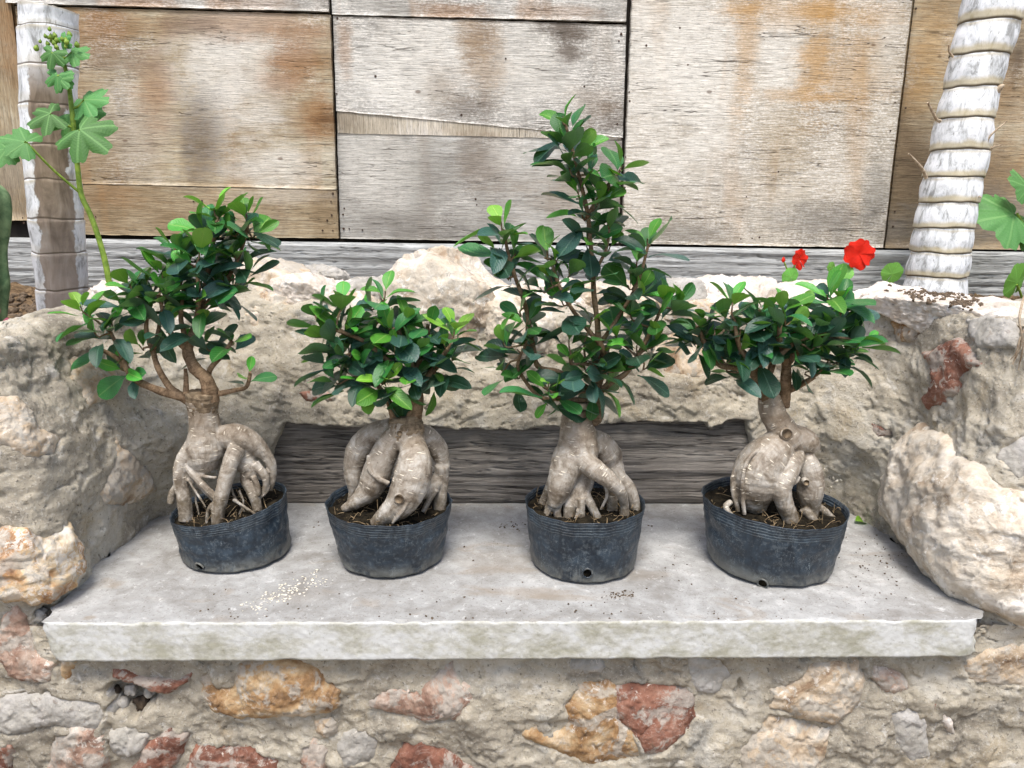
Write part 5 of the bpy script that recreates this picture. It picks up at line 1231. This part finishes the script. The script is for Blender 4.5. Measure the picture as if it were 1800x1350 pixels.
# --- 4
B4 = PZ(1375, 1038, SLAB_Z); c4 = (B4[0] + .018, B4[1] + .114)
bonsai('flat-topped ficus bonsai with one big smooth bulbous root, standing beside the large cream boulder', *c4,
    dict(rb=.112, rt=.128, h=fit_h(1375, 931, *c4, .128), shift=(-.002, .0), tilt_a=.007, tilt_dir=3.0, oval=.02, oval_dir=0, hole=[(-2.02, .05, .009), (-.32, .42, .006)], dent=.006),
    [[(1352, 694, 0, 17), (1354, 710, 0, 21), (1360, 730, 2, 22), (1371, 748, 4, 23), (1381, 768, 6, 28), (1392, 782, 8, 24)],
     [(1392, 770, 4, 25), (1412, 775, 6, 23), (1424, 782, 8, 19), (1433, 792, 10, 10)],
     [(1377, 776, 6, 26), (1357, 796, 12, 36), (1336, 824, 16, 43), (1330, 850, 18, 41), (1327, 876, 18, 31), (1331, 898, 20, 16)],
     [(1404, 800, 16, 13), (1396, 812, 28, 15), (1386, 832, 40, 16), (1374, 856, 48, 17), (1379, 884, 50, 15), (1388, 908, 50, 14), (1395, 940, 50, 12)],
     [(1416, 800, 8, 13), (1422, 818, 16, 18), (1426, 842, 18, 22), (1424, 868, 18, 22), (1425, 890, 18, 16), (1427, 908, 20, 11)], [(1412, 893, 26, 9), (1424, 908, 32, 8), (1440, 926, 36, 7)], [(1434, 888, 16, 7), (1448, 898, 18, 7), (1470, 916, 20, 5)],
     [(1340, 784, 30, 3), (1316, 806, 42, 3.5), (1306, 838, 48, 3.5), (1305, 872, 44, 3.5), (1309, 905, 46, 3.5)], [(1318, 796, 14, 4), (1297, 818, 16, 5), (1289, 846, 20, 5.5), (1291, 872, 26, 5), (1298, 900, 32, 4)],
     [(1284, 882, 30, 5), (1276, 892, 44, 5), (1292, 912, 58, 4.5), (1326, 928, 66, 3.5)], [(1388, 850, 44, 5), (1398, 846, 44, 5), (1404, 838, 40, 4)]],
    [], [(1383, 763, 31, 10, (-.05, -1, .25)), (1417, 848, 37, 6, (-.1, -1, 0))],
    [[(1352, 712, 2, 15), (1346, 690, 2, 14), (1334, 664, 2, 12), (1324, 645, 2, 10), (1326, 615, 0, 8), (1330, 575, -2, 5), (1335, 545, -4, 4)], [(1322, 650, 4, 7), (1292, 646, 8, 5.5), (1266, 642, 8, 5), (1250, 620, 6, 4.5), (1238, 600, 4, 4), (1228, 575, 2, 3)],
     [(1344, 688, -4, 8), (1346, 668, -8, 7), (1355, 650, -12, 6), (1365, 610, -16, 5), (1372, 570, -18, 4)], [(1378, 716, 0, 9), (1380, 692, 0, 10), (1382, 655, 0, 9), (1384, 620, 0, 7), (1400, 575, -4, 5), (1415, 540, -6, 4)],
     [(1388, 685, 4, 6), (1412, 674, 8, 5), (1432, 662, 10, 4)], [(1332, 640, 10, 8), (1352, 632, 18, 7), (1370, 625, 22, 5), (1400, 600, 24, 4), (1440, 590, 20, 3.5), (1490, 595, 14, 3)], [(1383, 640, -4, 6), (1420, 600, -14, 4.5), (1470, 560, -20, 4), (1480, 530, -20, 3)],
     [(1324, 640, 8, 5), (1300, 610, 18, 4), (1290, 560, 20, 3)], [(1383, 640, 4, 5), (1370, 590, 22, 4), (1375, 555, 26, 3)]],
    [(1222, 572, 2, 8, 0), (1243, 602, 8, 7, 0), (1212, 590, -4, 6, 0), (1262, 585, 0, 8, 0), (1288, 520, 16, 8, 1), (1270, 548, 10, 8, 0), (1240, 556, -6, 7, 0), (1302, 572, 18, 8, 0), (1290, 628, 22, 6, 1), (1272, 640, 14, 5, 0), (1312, 610, 22, 7, 0), (1322, 558, 4, 8, 0),
     (1350, 566, 16, 8, 0), (1378, 532, 26, 8, 1), (1362, 585, 26, 8, 0), (1396, 560, 24, 8, 1), (1412, 590, 26, 8, 0), (1440, 560, 10, 8, 0), (1452, 512, -6, 9, 1, None, 1.15), (1478, 520, -16, 8, 1), (1488, 552, -6, 8, 0), (1462, 572, 14, 8, 0), (1484, 585, 14, 8, 0), (1508, 598, 10, 7, 0), (1530, 592, 6, 5, 1),
     (1440, 602, 22, 8, 0), (1462, 618, 18, 8, 0), (1500, 612, 6, 8, 0), (1412, 622, 26, 7, 0), (1342, 604, 20, 7, 0), (1432, 650, 10, 4, 0, (.6, .3), .8), (1345, 535, -10, 8, 0), (1418, 540, -12, 8, 0), (1380, 590, -20, 8, 0), (1440, 620, -20, 8, 0), (1310, 590, -20, 7, 0)], 44, rootmat='root2', leaf_size=.054)
# ------------------------------------------------------------------ palm trunks
def palm(label, rings, Y, m, base_y, cut=None, name='palm_trunk', fl=1.0):
    """rings: (y, x_left, x_right) from top to bottom in photo pixels"""
    R = []
    for y, xl, xr in rings:
        P = PY((xl + xr) / 2, y, Y); s = (Y / ray((xl + xr) / 2, y)[1]) / F_PX
        R.append(np.r_[P, (xr - xl) / 2 * s])
    R = np.array(R)[::-1]                                   # bottom to top
    root = thing(name, (R[0, 0], R[0, 1], R[0, 2]), label, 'palm trunk', 'ringed pale palm trunks in the planting bed')
    nth, nf = 72, 12; th = np.linspace(-np.pi, np.pi, nth, endpoint=False)
    V = []; T = []
    fs = np.r_[0, .02, .05, .1, np.linspace(.17, .92, 7), .97]
    last = len(R) - 1
    for i in range(last):
        for f in list(fs) + ([1.0] if i == last - 1 else []):
            c = R[i] * (1 - f) + R[i + 1] * f
            prof = 1 + fl * .05 * math.sin(math.pi * min(1, f * 1.15)) ** .8 - .025 * math.exp(-(f / .03) ** 2) + fl * .03 * math.exp(-((f - .07) / .04) ** 2)
            dirn = np.c_[np.sin(th), -np.cos(th), np.zeros(nth)]
            q = dirn * 1.0 + np.array([0, 0, i * 3.1 + f])
            rr = c[3] * prof * (1 + .035 * fbm(q, 1.1, 2, .5, i * .3) + .012 * fbm(q, 5, 2, .5))
            P = c[:3] + dirn * rr[:, None]
            P[:, 2] += .004 * pn(dirn, 1.6, i * 5.) * (1 if i < last - 1 or f < 1 else 0)
            if cut and i == last - 1: P[:, 2] += cut * dirn[:, 0] * f * c[3]
            V.append(P); T.append(np.c_[np.full(nth, f), th, np.full(nth, c[2] - R[0, 2])])
    n = len(V); V = np.concatenate(V)
    Fc = [[i * nth + j, i * nth + (j + 1) % nth, (i + 1) * nth + (j + 1) % nth, (i + 1) * nth + j] for i in range(n - 1) for j in range(nth)]
    mk('trunk', V, np.array(Fc), m, root, attrs={'tco': np.concatenate(T)})
    top = V[-nth:]; mk('cut_end', np.r_[top, [top.mean(0) - np.array([0, 0, .006])]], [[j, (j + 1) % nth, nth] for j in range(nth)], M['cut'], root)
    return root
pl = palm('stubby palm trunk with peeling bark, sawn off flat at the top, beside the lobed-leaf plant',
     [(16, 39, 133), (52, 37, 134), (120, 38, 133), (187, 40, 131), (257, 43, 132), (317, 50, 138), (385, 55, 143), (443, 62, 147), (507, 68, 151), (575, 73, 154)], 1.82, M['palm_l'], 560, cut=-.12, fl=-.6)
pr = palm('leaning silvery palm trunk with bold rings and dry stubs, behind the red flowers',
     [(-90, 1716, 1812), (-20, 1702, 1797), (43, 1690, 1787), (100, 1674, 1766), (157, 1664, 1752), (211, 1649, 1741), (266, 1641, 1734), (313, 1628, 1722), (357, 1621, 1714), (401, 1611, 1706), (443, 1606, 1700), (485, 1598, 1694), (530, 1590, 1690)], 2.18, M['palm_r'], 500)
def twigs(parent, Y, lst, m='twig', name='stub'):
    for pts in lst:
        tb = Tubes(); s = Y / F_PX
        tb.add([np.r_[PY(x, y, Y - dz), r * s] for x, y, dz, r in pts], 7, .006, bump=.2); tb.build(name, M[m], parent)
twigs(pr, 2.18, [[(1652, 213, .06, 3), (1645, 208, .08, 2.5), (1631, 180, .10, 2)], [(1628, 313, .06, 3), (1620, 295, .08, 2.2), (1597, 270, .10, 1.6)], [(1730, 268, .05, 3), (1740, 240, .07, 1.8), (1770, 213, .08, 1.3)],
     [(1732, 268, .04, 3), (1748, 258, .06, 1.6), (1760, 255, .06, 1)], [(1712, 357, .05, 2), (1718, 345, .06, 1.5), (1724, 347, .07, 1)], [(1675, 100, .06, 2), (1668, 90, .07, 1.4), (1668, 78, .08, 1)], [(1752, 160, .05, 6), (1760, 152, .06, 4), (1764, 150, .06, 2)], [(1780, 35, .05, 5), (1786, 30, .06, 4), (1790, 28, .06, 2)]])

# ------------------------------------------------------------------ small plants
def lobed_leaf_mesh(name, m, lobes, depth, cup, seed, open_ang=2.5, wav=.05):
    rs = np.random.RandomState(seed); nth = lobes * 12 + 1
    th = np.linspace(-open_ang, open_ang, nth); ph = (th + open_ang) / (2 * open_ang) * lobes
    f = np.abs((ph % 1) - .5) * 2                          # 0 at a lobe's midrib, 1 at the notch
    env = 1 - .28 * (np.abs(th) / open_ang) ** 2
    r = env * (1 - depth * f ** 2.2) * (1 + wav * np.sin(ph * 2 * np.pi * 3 + rs.uniform(0, 6)))
    V = [(0, 0, 0)]; UV = [(.5, 0)]
    fr = (.25, .5, .75, 1.0)
    for q in fr:
        for k in range(nth):
            rr = r[k] * q if q > .5 else (r[k] * q * .5 + env[k] * .7 * q * .5)
            V.append((rr * math.sin(th[k]), rr * math.cos(th[k]), -cup * q * q + .10 * f[k] * q * depth + .03 * math.sin(4 * th[k] + seed) * q)); UV.append((.5 + .5 * f[k] * q, q))
    Fc = [[0, 1 + k + 1, 1 + k] for k in range(nth - 1)]
    for i in range(len(fr) - 1):
        for k in range(nth - 1): Fc.append([1 + i * nth + k, 1 + i * nth + k + 1, 1 + (i + 1) * nth + k + 1, 1 + (i + 1) * nth + k])
    Fc = [f[::-1] for f in Fc]
    me = bpy.data.meshes.new(name); me.from_pydata(V, [], Fc); me.flip_normals()
    bm = bmesh.new(); bm.from_mesh(me); bm.normal_update()
    if sum(f.normal.z for f in bm.faces) < 0: bmesh.ops.reverse_faces(bm, faces=bm.faces)
    bm.to_mesh(me); bm.free()
    uvl = me.uv_layers.new(name='UVMap')
    for l in me.loops: uvl.data[l.index].uv = UV[l.vertex_index]
    me.polygons.foreach_set('use_smooth', np.ones(len(me.polygons), bool)); me.materials.append(m); return me
def place(me, name, parent, P, tip, normal, size):
    y = Vector(tip).normalized(); z = Vector(normal); x = y.cross(z).normalized(); z = x.cross(y)
    o = bpy.data.objects.new(name, me); col.objects.link(o); o.parent = parent
    o.matrix_local = Matrix.Translation(Vector(np.asarray(P) - wloc(parent))) @ Matrix(((x[0], y[0], z[0], 0), (x[1], y[1], z[1], 0), (x[2], y[2], z[2], 0), (0, 0, 0, 1))) @ Matrix.Diagonal((size, size, size, 1))
    return o
LM = [lobed_leaf_mesh('leaf', M['mallow'], 5, .42, .25, s) for s in (1, 2)] + [lobed_leaf_mesh('leaf', M['mallow'], 5, .25, .2, 3)]
LN = [lobed_leaf_mesh('leaf', M['nast'], 7, .08, .12, 4, 3.1, .02)]
def stemmed(parent, Y, pts, name='stem', m='stem'):
    tb = Tubes(); s = Y / F_PX
    tb.add([np.r_[PY(x, y, Y - dz), r * s] for x, y, dz, r in pts], 9, .006); return tb.build(name, M[m], parent)
YM = 1.70
mb = PY(203, 575, YM)
mal = thing('mallow_plant', mb, 'tall green plant with lobed leaves and a budding tip, growing past the sawn-off palm trunk', 'plant')
stemmed(mal, YM, [(203, 575, 0, 5), (190, 485, 0, 5), (177, 430, 0, 4.6), (160, 380, 0, 4.4), (143, 342, 0, 4.4), (136, 290, 0, 4.2), (129, 220, 0, 4), (121, 150, 0, 3.6), (110, 105, .0, 3), (92, 70, .0, 2.4)])
for x, y, dz, tx, ty, nrm, rad, k in [(140, 228, .05, .75, -.45, (.1, -1, .55), 64, 0), (46, 250, .06, -.9, .25, (-.1, -1, .9), 44, 2), (88, 200, .02, -.7, -.3, (-.4, -1, .5), 46, 0), (148, 176, .0, .9, .1, (.2, -1, .8), 48, 1), (102, 132, .03, -.1, -1, (0, -1, .7), 32, 1),
                                   (126, 92, .0, 1, -.1, (.1, -1, .8), 34, 1), (92, 92, .03, -.3, -1, (0, -1, .6), 30, 0), (12, 262, .05, -1, -.1, (0, -1, .8), 42, 2), (125, 200, -.02, .9, -.6, (.3, -1, .4), 60, 0), (108, 75, .01, .8, .6, (.2, -1, .5), 22, 1), (106, 140, .03, 1, .3, (0, -1, .6), 26, 1)]:
    P = PY(x, y, YM - dz); place(LM[k], 'leaf', mal, P, (tx, -.25, ty), nrm, .86 * rad * YM / F_PX)
for a, b in [((136, 285, 0), (140, 228, .05)), ((142, 340, 0), (46, 250, .06)), ((130, 225, 0), (88, 200, .02)), ((128, 190, 0), (148, 176, 0)), ((118, 145, 0), (102, 132, .03)), ((108, 102, 0), (126, 92, 0)), ((106, 98, 0), (92, 92, .03)), ((46, 250, .06), (12, 262, .05))]:
    stemmed(mal, YM, [(a[0], a[1], a[2], 2.4), ((a[0] + b[0]) / 2, (a[1] + b[1]) / 2 + 4, (a[2] + b[2]) / 2, 2), (b[0], b[1], b[2], 1.8)], 'leaf_stalk')
rs = np.random.RandomState(5)
for q in range(22):
    x, y = 90 + rs.normal() * 14 + (q % 3) * 7, 66 + rs.normal() * 11 + (q % 3) * 5
    tb = Tubes(); P = PY(x, y, YM - .01 + rs.normal() * .008); s = YM / F_PX; d = np.array([rs.normal() * .3, -.2, 1]); d /= np.linalg.norm(d)
    r0 = rs.uniform(2.4, 4.6) * s
    tb.add([np.r_[P - d * r0, r0 * .35], np.r_[P - d * r0 * .4, r0 * .95], np.r_[P + d * r0 * .4, r0 * .8], np.r_[P + d * r0 * 1.3, r0 * .1]], 8, .002); tb.build('bud', M['stem'], mal)

# nasturtium
YN = 1.92
nb = PY(1440, 530, YN)
na_ = thing('nasturtium', nb, 'nasturtium with two bright red flowers, in front of the leaning palm trunk', 'flowering plant')
for pts in ([(1440, 535, 0, 2.2), (1405, 500, .01, 2), (1392, 485, .02, 1.8), (1398, 462, .02, 1.6)], [(1445, 535, 0, 2.4), (1470, 505, .02, 2.2), (1490, 480, .03, 2), (1506, 455, .03, 1.8)], [(1415, 510, 0, 1.6), (1388, 480, .01, 1.4), (1378, 460, .01, 1.2)], [(1450, 530, 0, 1.6), (1462, 490, .01, 1.4), (1467, 470, .01, 1.2)]): stemmed(na_, YN, pts)
def petal_mesh():
    V = []; Fc = []; ts = [0, .2, .45, .7, .9, 1.0]; ws = [.05, .16, .38, .52, .46, .30]
    for t, w in zip(ts, ws):
        for u in (-1, -.5, 0, .5, 1): V.append((u * w * 1.08, t - (.10 * (1 - abs(u)) if t > .95 else 0), .42 * t - .42 * t ** 3 + .16 * abs(u) * t + (.09 * math.sin(6 * u + 3) if t > .6 else 0)))
    for i in range(5):
        for j in range(4): Fc.append([i * 5 + j, i * 5 + j + 1, (i + 1) * 5 + j + 1, (i + 1) * 5 + j])
    me = bpy.data.meshes.new('petal'); me.from_pydata(V, [], Fc); me.polygons.foreach_set('use_smooth', np.ones(len(Fc), bool)); me.materials.append(M['petal']); return me
PM = petal_mesh()
for (x, y, dz, r, face) in ((1510, 446, .03, 25, (-.1, -1, .2)), (1404, 455, .02, 17, (.5, -1, .1))):
    P = PY(x, y, YN - dz); fz_ = Vector(face).normalized(); ax = fz_.orthogonal().normalized(); bx = fz_.cross(ax)
    tb = Tubes(); s = YN / F_PX
    tb.add([np.r_[P - np.array(fz_) * .022 + np.array([0, 0, -.006]), .0012], np.r_[P - np.array(fz_) * .008, .0026], np.r_[P + np.array(fz_) * .001, .0045]], 10, .002)
    fl = tb.build('flower', M['yellow'], na_, origin=P)
    for k in range(5):
        a = k * 2 * math.pi / 5 + .5; d = ax * math.cos(a) + bx * math.sin(a)
        place(PM, 'petal', fl, P + np.array(fz_) * .0012 * (k % 3), d, fz_ + d * (.25 if k % 2 else -.1) + ax * .12 * (k - 2), r * s * (1.12 if k in (0, 4) else .98))
tb = Tubes(); P = PY(1377, 457, YN - .01); tb.add([np.r_[P + np.array([0, 0, -.006]), .002], np.r_[P, .005], np.r_[P + np.array([0, 0, .008]), .001]], 8, .002); tb.build('bud', M['petal'], na_)
for x, y, dz, r, nx, nz in [(1390, 487, .03, 17, -.2, .6), (1480, 480, .03, 20, .2, 1.2), (1462, 470, .0, 10, 0, .5), (1568, 482, .0, 22, .2, .3)]:
    place(LN[0], 'leaf', na_, PY(x, y, YN - dz), (rs.normal() * .4, -.2, .8), (nx, -1, nz), r * YN / F_PX)

YR = 1.85
rb_ = thing('leafy_weed', PY(1790, 520, YR), 'round bright green leaf weed at the end of the wall top', 'plant')
stemmed(rb_, YR, [(1800, 545, 0, 2.5), (1795, 520, .01, 2.2), (1788, 500, .03, 2)])
for x, y, r, tx, tz in [(1788, 497, 36, -.3, .7), (1835, 470, 32, .5, .6), (1830, 515, 30, .4, -.3)]: place(LN[0], 'leaf', rb_, PY(x, y, YR - .03), (tx, -.3, tz), (-.1, -1, .9), r * YR / F_PX)
YR2 = 2.2
rc = thing('lobed_weed', PY(1810, 530, YR2), 'dark green lobed-leaf plant partly out of sight beside the leaning ringed trunk', 'plant')
stemmed(rc, YR2, [(1815, 545, 0, 3), (1812, 450, 0, 3), (1800, 400, .02, 2.6), (1788, 375, .03, 2)]); stemmed(rc, YR2, [(1812, 440, 0, 2), (1815, 370, .02, 2), (1808, 335, .03, 2)])
for x, y, r, tx, tz, k in [(1782, 378, 72, -.9, -.05, 2), (1806, 330, 42, -.7, .3, 2), (1815, 395, 46, -.2, -.6, 0), (1840, 350, 50, .6, .3, 0)]: place(LM[k], 'leaf', rc, PY(x, y, YR2 - .03), (tx, -.25, tz), (-.1, -1, .8), r * YR2 / F_PX)

# cactus column and pink leaves at the edge of the bed
YC = 1.62
cb = PY(-6, 560, YC); cc = thing('cactus', cb, 'green ribbed cactus column at the edge of the bed, beside the upright brown board', 'cactus')
s = YC / F_PX; nth = 48; V = []
prof = [(575, 15), (540, 17), (500, 20), (470, 17), (440, 16), (415, 19), (380, 22), (350, 21), (335, 15), (326, 7), (324, 1)]
th = np.linspace(0, 2 * np.pi, nth, endpoint=False)
pr2 = catmull(np.array(prof, float), 60)
for y, r in pr2:
    c = PY(-6 + (560 - y) * .0, y, YC); rr = max(r, .6) * s * (1 + .10 * np.cos(th * 6)) * (1 + .05 * pn(np.c_[np.cos(th), np.sin(th), np.full(nth, y * .03)], 1.5))
    V.append(c + np.c_[rr * np.cos(th), rr * np.sin(th), 0 * th])
mk('stem', np.concatenate(V), np.array([[i * nth + j, i * nth + (j + 1) % nth, (i + 1) * nth + (j + 1) % nth, (i + 1) * nth + j] for i in range(59) for j in range(nth)]), M['cactus'], cc)
PK = make_leaf_mesh('leaf', M['pinkleaf'], .6, .2, .2, 1, 9)
pk = thing('pink_leaf_sprig', PY(2, 578, 1.5), 'small pink-leaved sprig in the soil at the foot of the cactus', 'plant')
for x, y, tx, tz, r in [(0, 570, .6, .3, 24), (-4, 562, .1, 1, 26), (2, 572, .9, -.2, 22), (-10, 560, -.5, .8, 26)]: place(PK, 'leaf', pk, PY(x, y, 1.5), (tx, -.3, tz), (0, -1, .8), r * 1.5 / F_PX)

# ------------------------------------------------------------------ litter
allv = list(va[::1]) if False else None
BV = [BVHTree.FromPolygons([Vector(v) for v in W], Fc) for W, Fc in BLOCKS] + [bvh]
def cast_top(px, py):
    d = Vector(ray(px, py)).normalized(); best = None
    for b_ in BV:
        h, n, i, dist = b_.ray_cast(Vector(CAM), d)
        if h is not None and (best is None or dist < best[1]): best = (h, dist, n)
    return (np.array(best[0]), np.array(best[2])) if best else (None, None)
_ico = None
def scatter(name, pts, m, label, cat, size, flat, seed):
    """pts: world positions with normals; tiny broken bits joined as one litter patch"""
    rs = np.random.RandomState(seed); bm = bmesh.new(); bmesh.ops.create_icosphere(bm, subdivisions=1, radius=1)
    IV = np.array([v.co[:] for v in bm.verts]); IF = np.array([[v.index for v in f.verts] for f in bm.faces]); bm.free()
    VV = []; FF = []; n = 0
    for P, N in pts:
        sz = rs.uniform(*size); N = N / np.linalg.norm(N)
        J = IV * (1 + .35 * rs.normal(size=(len(IV), 1))) * np.array([1, rs.uniform(.6, 1.2), 1]) * sz
        q = Vector((0, 0, 1)).rotation_difference(Vector(N)).to_matrix(); z = Matrix.Rotation(rs.uniform(0, 6.28), 3, 'Z')
        J[:, 2] *= flat; J = J @ np.array((q @ z)).T
        VV.append(J + P + N * sz * flat * .35); FF.append(IF + n); n += len(IV)
    o = mk(name, np.concatenate(VV), np.concatenate(FF), M[m], None, smooth=False, origin=pts[0][0])
    return tag(o, label, cat, kind='stuff')
up = np.array([0, 0, 1.0]); rs = np.random.RandomState(8)
def on_slab(x, y): return (np.r_[PZ(x, y, SLAB_Z)[:2], SLAB_Z + .0005], up)
scatter('plaster_flakes', [on_slab(440 + 130 * t + rs.normal() * 12, 1072 - 62 * t + rs.normal() * 7) for t in rs.uniform(0, 1, 150)], 'flake', 'scattered white plaster flakes on the bench slab between two pots', 'flakes', (.0008, .0030), .35, 1)
cr = [on_slab(rs.uniform(330, 1600), 1088 - 190 * rs.uniform(0, 1) ** 1.5) for q in range(260)]
cr = [c for c in cr if all((c[0][0] - b[0]) ** 2 + (c[0][1] - b[1]) ** 2 > .135 ** 2 for b in (c1, c2, c3, c4)) and -.68 < c[0][0] < .8 and c[0][1] < 1.58]
cr += [on_slab(905 + rs.normal() * 14, 925 + rs.normal() * 5) for q in range(26)] + [on_slab(1092 + rs.normal() * 14, 1046 + rs.normal() * 4) for q in range(50)] + [on_slab(1550 + rs.normal() * 30, 985 + rs.normal() * 30) for q in range(60)]
scatter('soil_crumbs', cr, 'crumb', 'dark soil crumbs scattered over the bench slab', 'crumbs', (.0006, .0022), .6, 2)
dp = []
for q in range(260):
    k = rs.rand(); x, y = (1640 + rs.normal() * 28, 515 + rs.normal() * 6) if k < .7 else (1690 + rs.normal() * 14, 533 + rs.normal() * 4)
    h, n = cast_top(x, y)
    if h is not None and h[1] < 2.3: dp.append((h, n))
scatter('spilled_soil', dp, 'crumb', 'dark soil spilled on the white stone of the wall top', 'soil', (.0015, .0055), .5, 3)
cl = []
for q in range(240):
    x, y = rs.uniform(-40, 175), rs.uniform(520, 596); P = PZ(x, y, .895)
    if P[1] > 1.36: cl.append((np.array([P[0], P[1], .888 + .02 * fbm(np.array([[P[0], P[1], 0.]]), 4, 3)[0]]), up))
scatter('soil_clods', cl, 'crumb', 'loose soil clods in the planting bed round the palm foot', 'soil clods', (.003, .014), .7, 6)
sp = []
for q in range(70):
    k = rs.rand(); x, y = (1440 + rs.normal() * 14, 768 + rs.normal() * 5) if k < .4 else (1472 + rs.normal() * 9, 820 + rs.normal() * 16)
    h, n = cast_top(x, y)
    if h is not None: sp.append((h, n))
scatter('lime_splash', sp, 'flake', 'white lime splashes on the grey mortar beside the bulbous bonsai', 'splash', (.0012, .0040), .3, 4)
lf = tag(bpy.data.objects.new('fallen_leaf', make_leaf_mesh('fallen_leaf', M['leaf_tip'], .7, .5, .5, 1, 12)), 'curled pale leaf lying on the slab beside the widest pot', 'leaf')
col.objects.link(lf); lf.location = on_slab(1500, 922)[0] + np.array([0, 0, .006]); lf.rotation_euler = (.2, .3, -1.2); lf.scale = (.035,) * 3
# dry stalks hanging over the end of the wall
ds = thing('dry_stalks', PY(1792, 640, 1.12), 'tangle of dry stalks hanging over the end of the wall', 'dry stalks')
twigs(ds, 1.16, [[(1800, 520, 0, 2), (1792, 560, .02, 2), (1796, 600, .02, 2), (1780, 640, .01, 1.5)], [(1812, 560, 0, 2), (1795, 590, .02, 1.6), (1786, 620, .02, 1.5), (1776, 632, .01, 1.2)], [(1806, 530, .01, 1.5), (1800, 600, .03, 1.5), (1790, 650, .01, 1)]], name='stalk')
